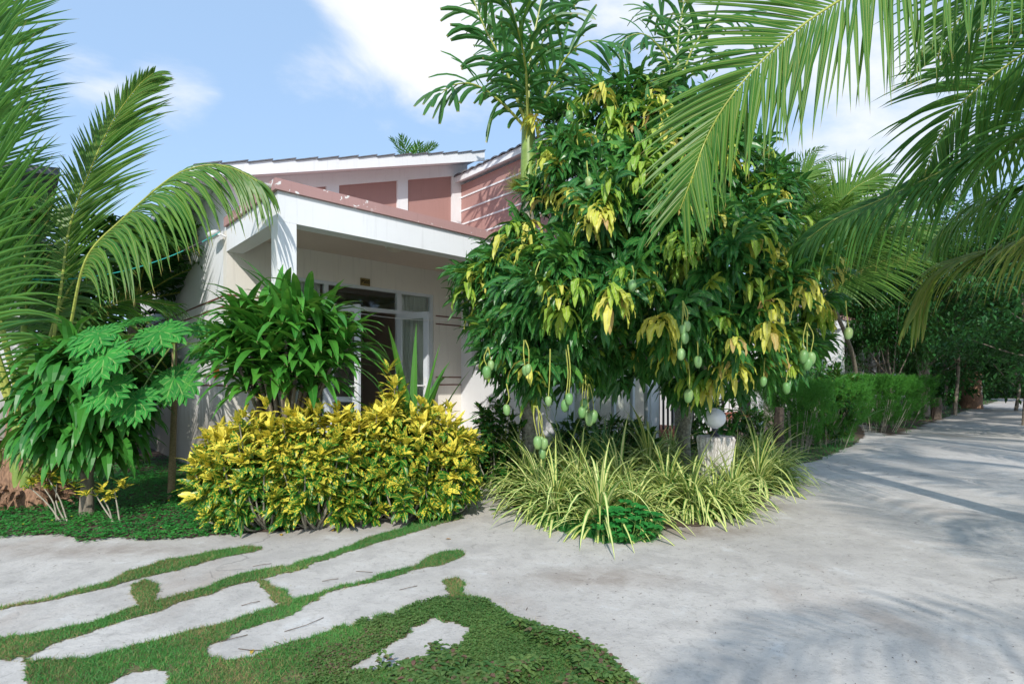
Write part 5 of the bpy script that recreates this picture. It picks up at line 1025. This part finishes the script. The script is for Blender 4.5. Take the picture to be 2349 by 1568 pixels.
# --- feathery hedge bushes -------------------------------------------------------------------
def feather_bush(cx, cy, rx, ry, h, lab, n=26000, seed=0, z0=.16):
    global rs; old = rs; rs = np.random.RandomState(seed); o = empty('feathery_bush', (cx, cy, 0), 0, lab, 'shrub', 'clipped feathery hedge bushes'); mb = MB()
    ns = n // 40; a = rs.uniform(0, 6.28, ns); q = rs.rand(ns) ** .22; z = z0 + (h - z0) * rs.rand(ns) ** .85; top_ = rs.rand(ns) < .35; z = np.where(top_, h * (1 - .18 * q ** 4) - .03 * rs.rand(ns), z); q = np.where(top_, rs.rand(ns) ** .5, q)
    bulge = 1 + .10 * np.sin(a * 5 + seed) + .06 * np.sin(a * 11 + z * 9); prof_ = np.clip(z / (h * .45), .66, 1) * bulge * np.where(z > h * .85, .95, 1)
    c = np.stack([np.cos(a) * q * rx * prof_, np.sin(a) * q * ry * prof_, z + .04 * np.sin(a * 7 + q * 9)], 1)
    d0 = norm(np.stack([np.cos(a) * .6 * q, np.sin(a) * .6 * q, np.ones(ns)], 1)); k = 40; cc = np.repeat(c, k, 0); dd = np.repeat(d0, k, 0); t = rs.rand(ns * k)[:, None] * .12
    leaves(mb, cc + dd * t, norm(dd * .7 + rdir(ns * k)), rdir(ns * k), rs.uniform(.03, .07, ns * k) * max(1, cy / 10), .010 * max(1, cy / 10), .3, 1, 'strap', 0, rnd=np.clip(np.repeat(rs.rand(ns) * .5, k) + .3 * (cc[:, 2] / h) + .2 * rs.rand(ns * k), 0, 1))
    mb.build('foliage', M['feather'], o); ts = MB()
    for _ in range(14):
        a_ = rs.rand() * 6.28; q_ = rs.uniform(.2, .95); e = np.array([math.cos(a_) * q_ * rx * .9, math.sin(a_) * q_ * ry * .9, h * .62]); b_ = np.array([e[0] * .55, e[1] * .55, 0]); ts.tube([b_, (b_ + e) / 2 + (0, 0, -.03), e], [.010, .008, .004], 5)
    ts.build('stems', M['stem'], o); rs = old
feather_bush(X(1850, 9.3), 9.7, .62, .6, 1.26, 'feathery green bush nearest the striped plants', 44000, 1)
feather_bush(X(1935, 10.2), 10.7, .75, .7, 1.27, 'feathery green bush at the corner of the garden path', 44000, 2)
feather_bush(X(2030, 13.6), 14.0, 1.0, .9, 1.36, 'feathery green bush just beyond the garden path opening', 44000, 3)
feather_bush(X(2095, 14.6), 15.4, 1.0, .9, 1.38, 'farthest feathery green bush, next to the dark post', 44000, 4)
feather_bush(X(1960, 14.2), 15.0, 1.1, .9, 1.40, 'feathery green bush behind the path opening, furthest from the road', 44000, 5)
# --- background trees ---------------------------------------------------------------------------
def tree(x, y, h, r, lab, m='tree1', seed=0, nclump=60, per=60, leaf=.18, lw=.4, zc=None, trunk=.07, branches=8, grp=None, tm='bark', squash=.8):
    global rs; old = rs; rs = np.random.RandomState(seed); o = empty('tree', (x, y, 0), 0, lab, 'tree', grp); zc = zc or h - r * squash; mb = MB()
    cp = rdir(nclump) * (rs.rand(nclump, 1) ** .4) * np.array([r, r, r * squash]) * rs.uniform(.85, 1.15, (nclump, 1)) + (0, 0, zc); rcl = rs.uniform(.16, .30, nclump) * r
    c = np.repeat(cp, per, 0) + rdir(nclump * per) * (rs.rand(nclump * per, 1) ** .5) * np.repeat(rcl, per)[:, None] * np.array([1, 1, .7]); d = norm(rdir(len(c)) + (0, -.1, .1)); rn = np.clip(np.repeat(rs.rand(nclump), per) * .6 + rs.rand(len(c)) * .45, 0, 1)
    leaves(mb, c, d, (0, 0, 1), leaf * rs.uniform(.7, 1.2, len(c)), leaf * lw, .7, 2, 'ovate', .2, rnd=rn); mb.build('crown', M[m], o)
    ts = MB(); cc, _ = curve([(0, 0, -.05), (r * .05, 0, zc * .4), (0, r * .05, zc * .8), (0, 0, zc + r * .3)], 12); ts.tube(cc, np.linspace(trunk, trunk * .3, 12), 10, bump=lambda a, b: 1 + .08 * rs.randn(a, b))
    for k in range(branches):
        e = cp[rs.randint(nclump)]; s0 = cc[rs.randint(3, 9)]; b_, _ = curve([s0, (s0 + e) / 2 + (0, 0, -.1), e], 7); ts.tube(b_, np.linspace(trunk * .4, trunk * .1, 7), 6)
    ts.build('trunk', M[tm], o, smooth=True); rs = old; return o
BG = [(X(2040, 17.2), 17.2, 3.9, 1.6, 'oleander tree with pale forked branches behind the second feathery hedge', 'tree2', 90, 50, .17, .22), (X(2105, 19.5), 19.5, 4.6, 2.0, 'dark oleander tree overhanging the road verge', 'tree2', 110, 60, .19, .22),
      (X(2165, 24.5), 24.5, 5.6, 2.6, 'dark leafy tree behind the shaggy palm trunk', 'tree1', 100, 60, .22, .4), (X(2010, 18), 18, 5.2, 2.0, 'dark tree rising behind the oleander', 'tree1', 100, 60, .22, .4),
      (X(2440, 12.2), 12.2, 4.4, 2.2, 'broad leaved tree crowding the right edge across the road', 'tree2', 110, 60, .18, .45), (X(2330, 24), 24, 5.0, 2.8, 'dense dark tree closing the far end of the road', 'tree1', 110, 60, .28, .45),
      (X(2240, 27), 27, 6.5, 3.0, 'tall dark tree beyond the far end of the road', 'tree1', 110, 60, .3, .45), (X(1905, 20), 20, 8.6, 2.2, 'round light green tree top above the palms right of the mango tree', 'tree3', 120, 70, .22, .45),
      (X(1960, 24), 24, 7.6, 2.6, 'green tree behind the round light green tree', 'tree3', 110, 60, .28, .45), (X(2060, 30), 30, 8.0, 3.5, 'far green tree on the skyline between palms', 'tree1', 110, 60, .35, .45),
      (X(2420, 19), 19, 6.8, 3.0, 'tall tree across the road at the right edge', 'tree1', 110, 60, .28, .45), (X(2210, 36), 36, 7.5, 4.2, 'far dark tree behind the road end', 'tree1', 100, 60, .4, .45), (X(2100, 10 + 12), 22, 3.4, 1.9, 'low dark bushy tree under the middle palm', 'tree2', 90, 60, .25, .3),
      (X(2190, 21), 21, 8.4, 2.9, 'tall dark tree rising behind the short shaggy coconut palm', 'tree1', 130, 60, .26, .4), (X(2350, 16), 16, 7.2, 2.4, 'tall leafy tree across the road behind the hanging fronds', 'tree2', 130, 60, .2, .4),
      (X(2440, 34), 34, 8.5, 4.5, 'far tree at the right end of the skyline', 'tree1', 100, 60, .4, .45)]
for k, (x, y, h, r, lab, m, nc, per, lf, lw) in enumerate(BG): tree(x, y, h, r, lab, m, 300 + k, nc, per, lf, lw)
for k, (px, d, r, h) in enumerate([(2190, 33, 1.6, 2.2), (2235, 40, 2.2, 3.2), (2280, 42, 2.2, 3.0), (2330, 42.5, 2.4, 3.4), (2390, 42, 2.4, 3.2), (2130, 27, 1.4, 2.0)]):
    tree(X(px, d), d, h, r, ['low bush at the verge where the road curves out of sight', 'bush before the dark wall, first from the road verge', 'bush before the dark wall at the middle of the road end', 'bush before the dark wall near the right edge', 'bush before the dark wall beyond the right edge', 'low bush beside the farthest feathery hedge'][k], 'tree1', 500 + k, 60, 50, .3, .45, zc=h * .5, branches=3)
tree(X(-60, 11), 11, 4.6, 1.9, 'dark leafy tree behind the left coconut palm', 'tree1', 330, 90, 60, .2, .4)
# dark boundary wall at the end of the lane, post by the hedge, tap
mb = MB(); mb.box(0, 14, 0, .3, 0, 1.7); mb.box(-.1, 14.1, -.1, .4, 1.702, 1.8); o = mb.build('boundary_wall', simple('dark mossy wall', (.06, .065, .055), .9, .4, 3), label='low dark wall closing the far end of the road', cat='wall', loc=(X(2240, 44), 44, 0))
o = empty('water_tap', G(2250, 925), 0, 'thin standpipe with tap at the road verge in the distance', 'tap'); mb = MB(); mb.tube([(0, 0, 0), (0, 0, 1.0)], .06, 8); mb.build('pipe', M['whiteplastic'], o); mb = MB(); mb.tube([(0, 0, .95), (-.22, 0, .95), (-.26, 0, .85)], .045, 8); mb.build('spout', M['metal'], o)
mb = MB(); mb.tube([(0, 0, -.02), (.02, 0, .5), (0, 0, .75)], [.17, .15, .14], 12, bump=lambda a, b: 1 + .1 * rs.randn(a, b)); mb.build('stump', M['dbark'], label='dark weathered stump at the end of the second feathery hedge', cat='stump', loc=tuple(G(2148, 962)))
mb = MB(); mb.tube([(0, 0, -.02), (.0, 0, .4), (.03, 0, .9)], [.09, .08, .06], 14, bump=lambda a, b: 1 + .12 * rs.randn(a, b)); mb.build('stump', M['dbark'], label='thin dark palm stump between the mango tree and the feathery hedge', cat='stump', loc=(X(1785, 8.4), 8.4, 0))

# --- fallen leaves, twigs, specks --------------------------------------------------------------
for k, (px, py, L, lab) in enumerate([(1120, 1170, .11, 'yellow green leaf lying alone on the path'), (760, 1219, .08, 'orange leaf at the edge of the croton bed'), (645, 1229, .07, 'brown leaf lying left of the orange one below the hedge'), (1070, 1556, .07, 'red brown leaf at the bottom edge of the lawn'), (1150, 1560, .06, 'small brown leaf right of the red brown one at the bottom edge'),
                                      (580, 1490, .05, 'small orange leaf on the pale slab tip'), (1022, 1236, .05, 'tiny yellow leaf on the slab beside the path'), (1690, 1132, .09, 'green leaf on the road by the striped plants'), (1655, 1170, .1, 'yellow leaf tucked at the road edge of the striped bed')]):
    mb = MB(); leaves(mb, [[0, 0, .004]], [[math.cos(k), math.sin(k), .12]], (0, 0, 1), L, L * .38, .3, 5, 'lance', .35, rnd=np.array([(k * .37) % 1])); mb.build('fallen_leaf', M['croton'] if k in (0, 7) else M['litter'], label=lab, cat='leaf', loc=tuple(G(px, py)))
for k, (x, y, l) in enumerate([(880, 318, .12), (1122, 370, .1), (990, 545, .22), (955, 580, .25), (830, 605, .15), (770, 580, .12), (840, 455, .1), (1240, 335, .12), (870, 635, .16), (1390, 400, .12)]):
    a = rs.uniform(-.6, .6); mb = MB(); mb.tube([(0, 0, .004), (l * .5 * math.cos(a), l * .5 * math.sin(a), .012), (l * math.cos(a + .3), l * math.sin(a + .3), .004)], .0018, 5)
    mb.build('twig', M['twig'], label='thin dark twig lying on the concrete slabs', cat='twig', group='twigs on the slabs', loc=tuple(Z5(x, y)))
n = 8500; q = np.stack([rs.uniform(-5, 9, n), rs.uniform(2.2, 14, n)], 1); kk = (np.abs(q[:, 0]) < q[:, 1] * 1.1) & ((q[:, 0] > .4) | (rs.rand(n) < .35)); q = q[kk & ~inmask(q, [bed1, bed2, bed3] + STRIPS)]
a = rs.rand(len(q)) * 6.28; mb = MB(); leaves(mb, np.c_[q, np.full(len(q), .003)], np.stack([np.cos(a), np.sin(a), np.full(len(q), .1)], 1), (0, 0, 1), rs.exponential(.008, len(q)) + .003, rs.uniform(.003, .008, len(q)), .1, 2, 'ovate', .2)
mb.build('leaf_litter', M['speck'], label='dark specks and leaf crumbs scattered over the road', cat='litter', kind='stuff')
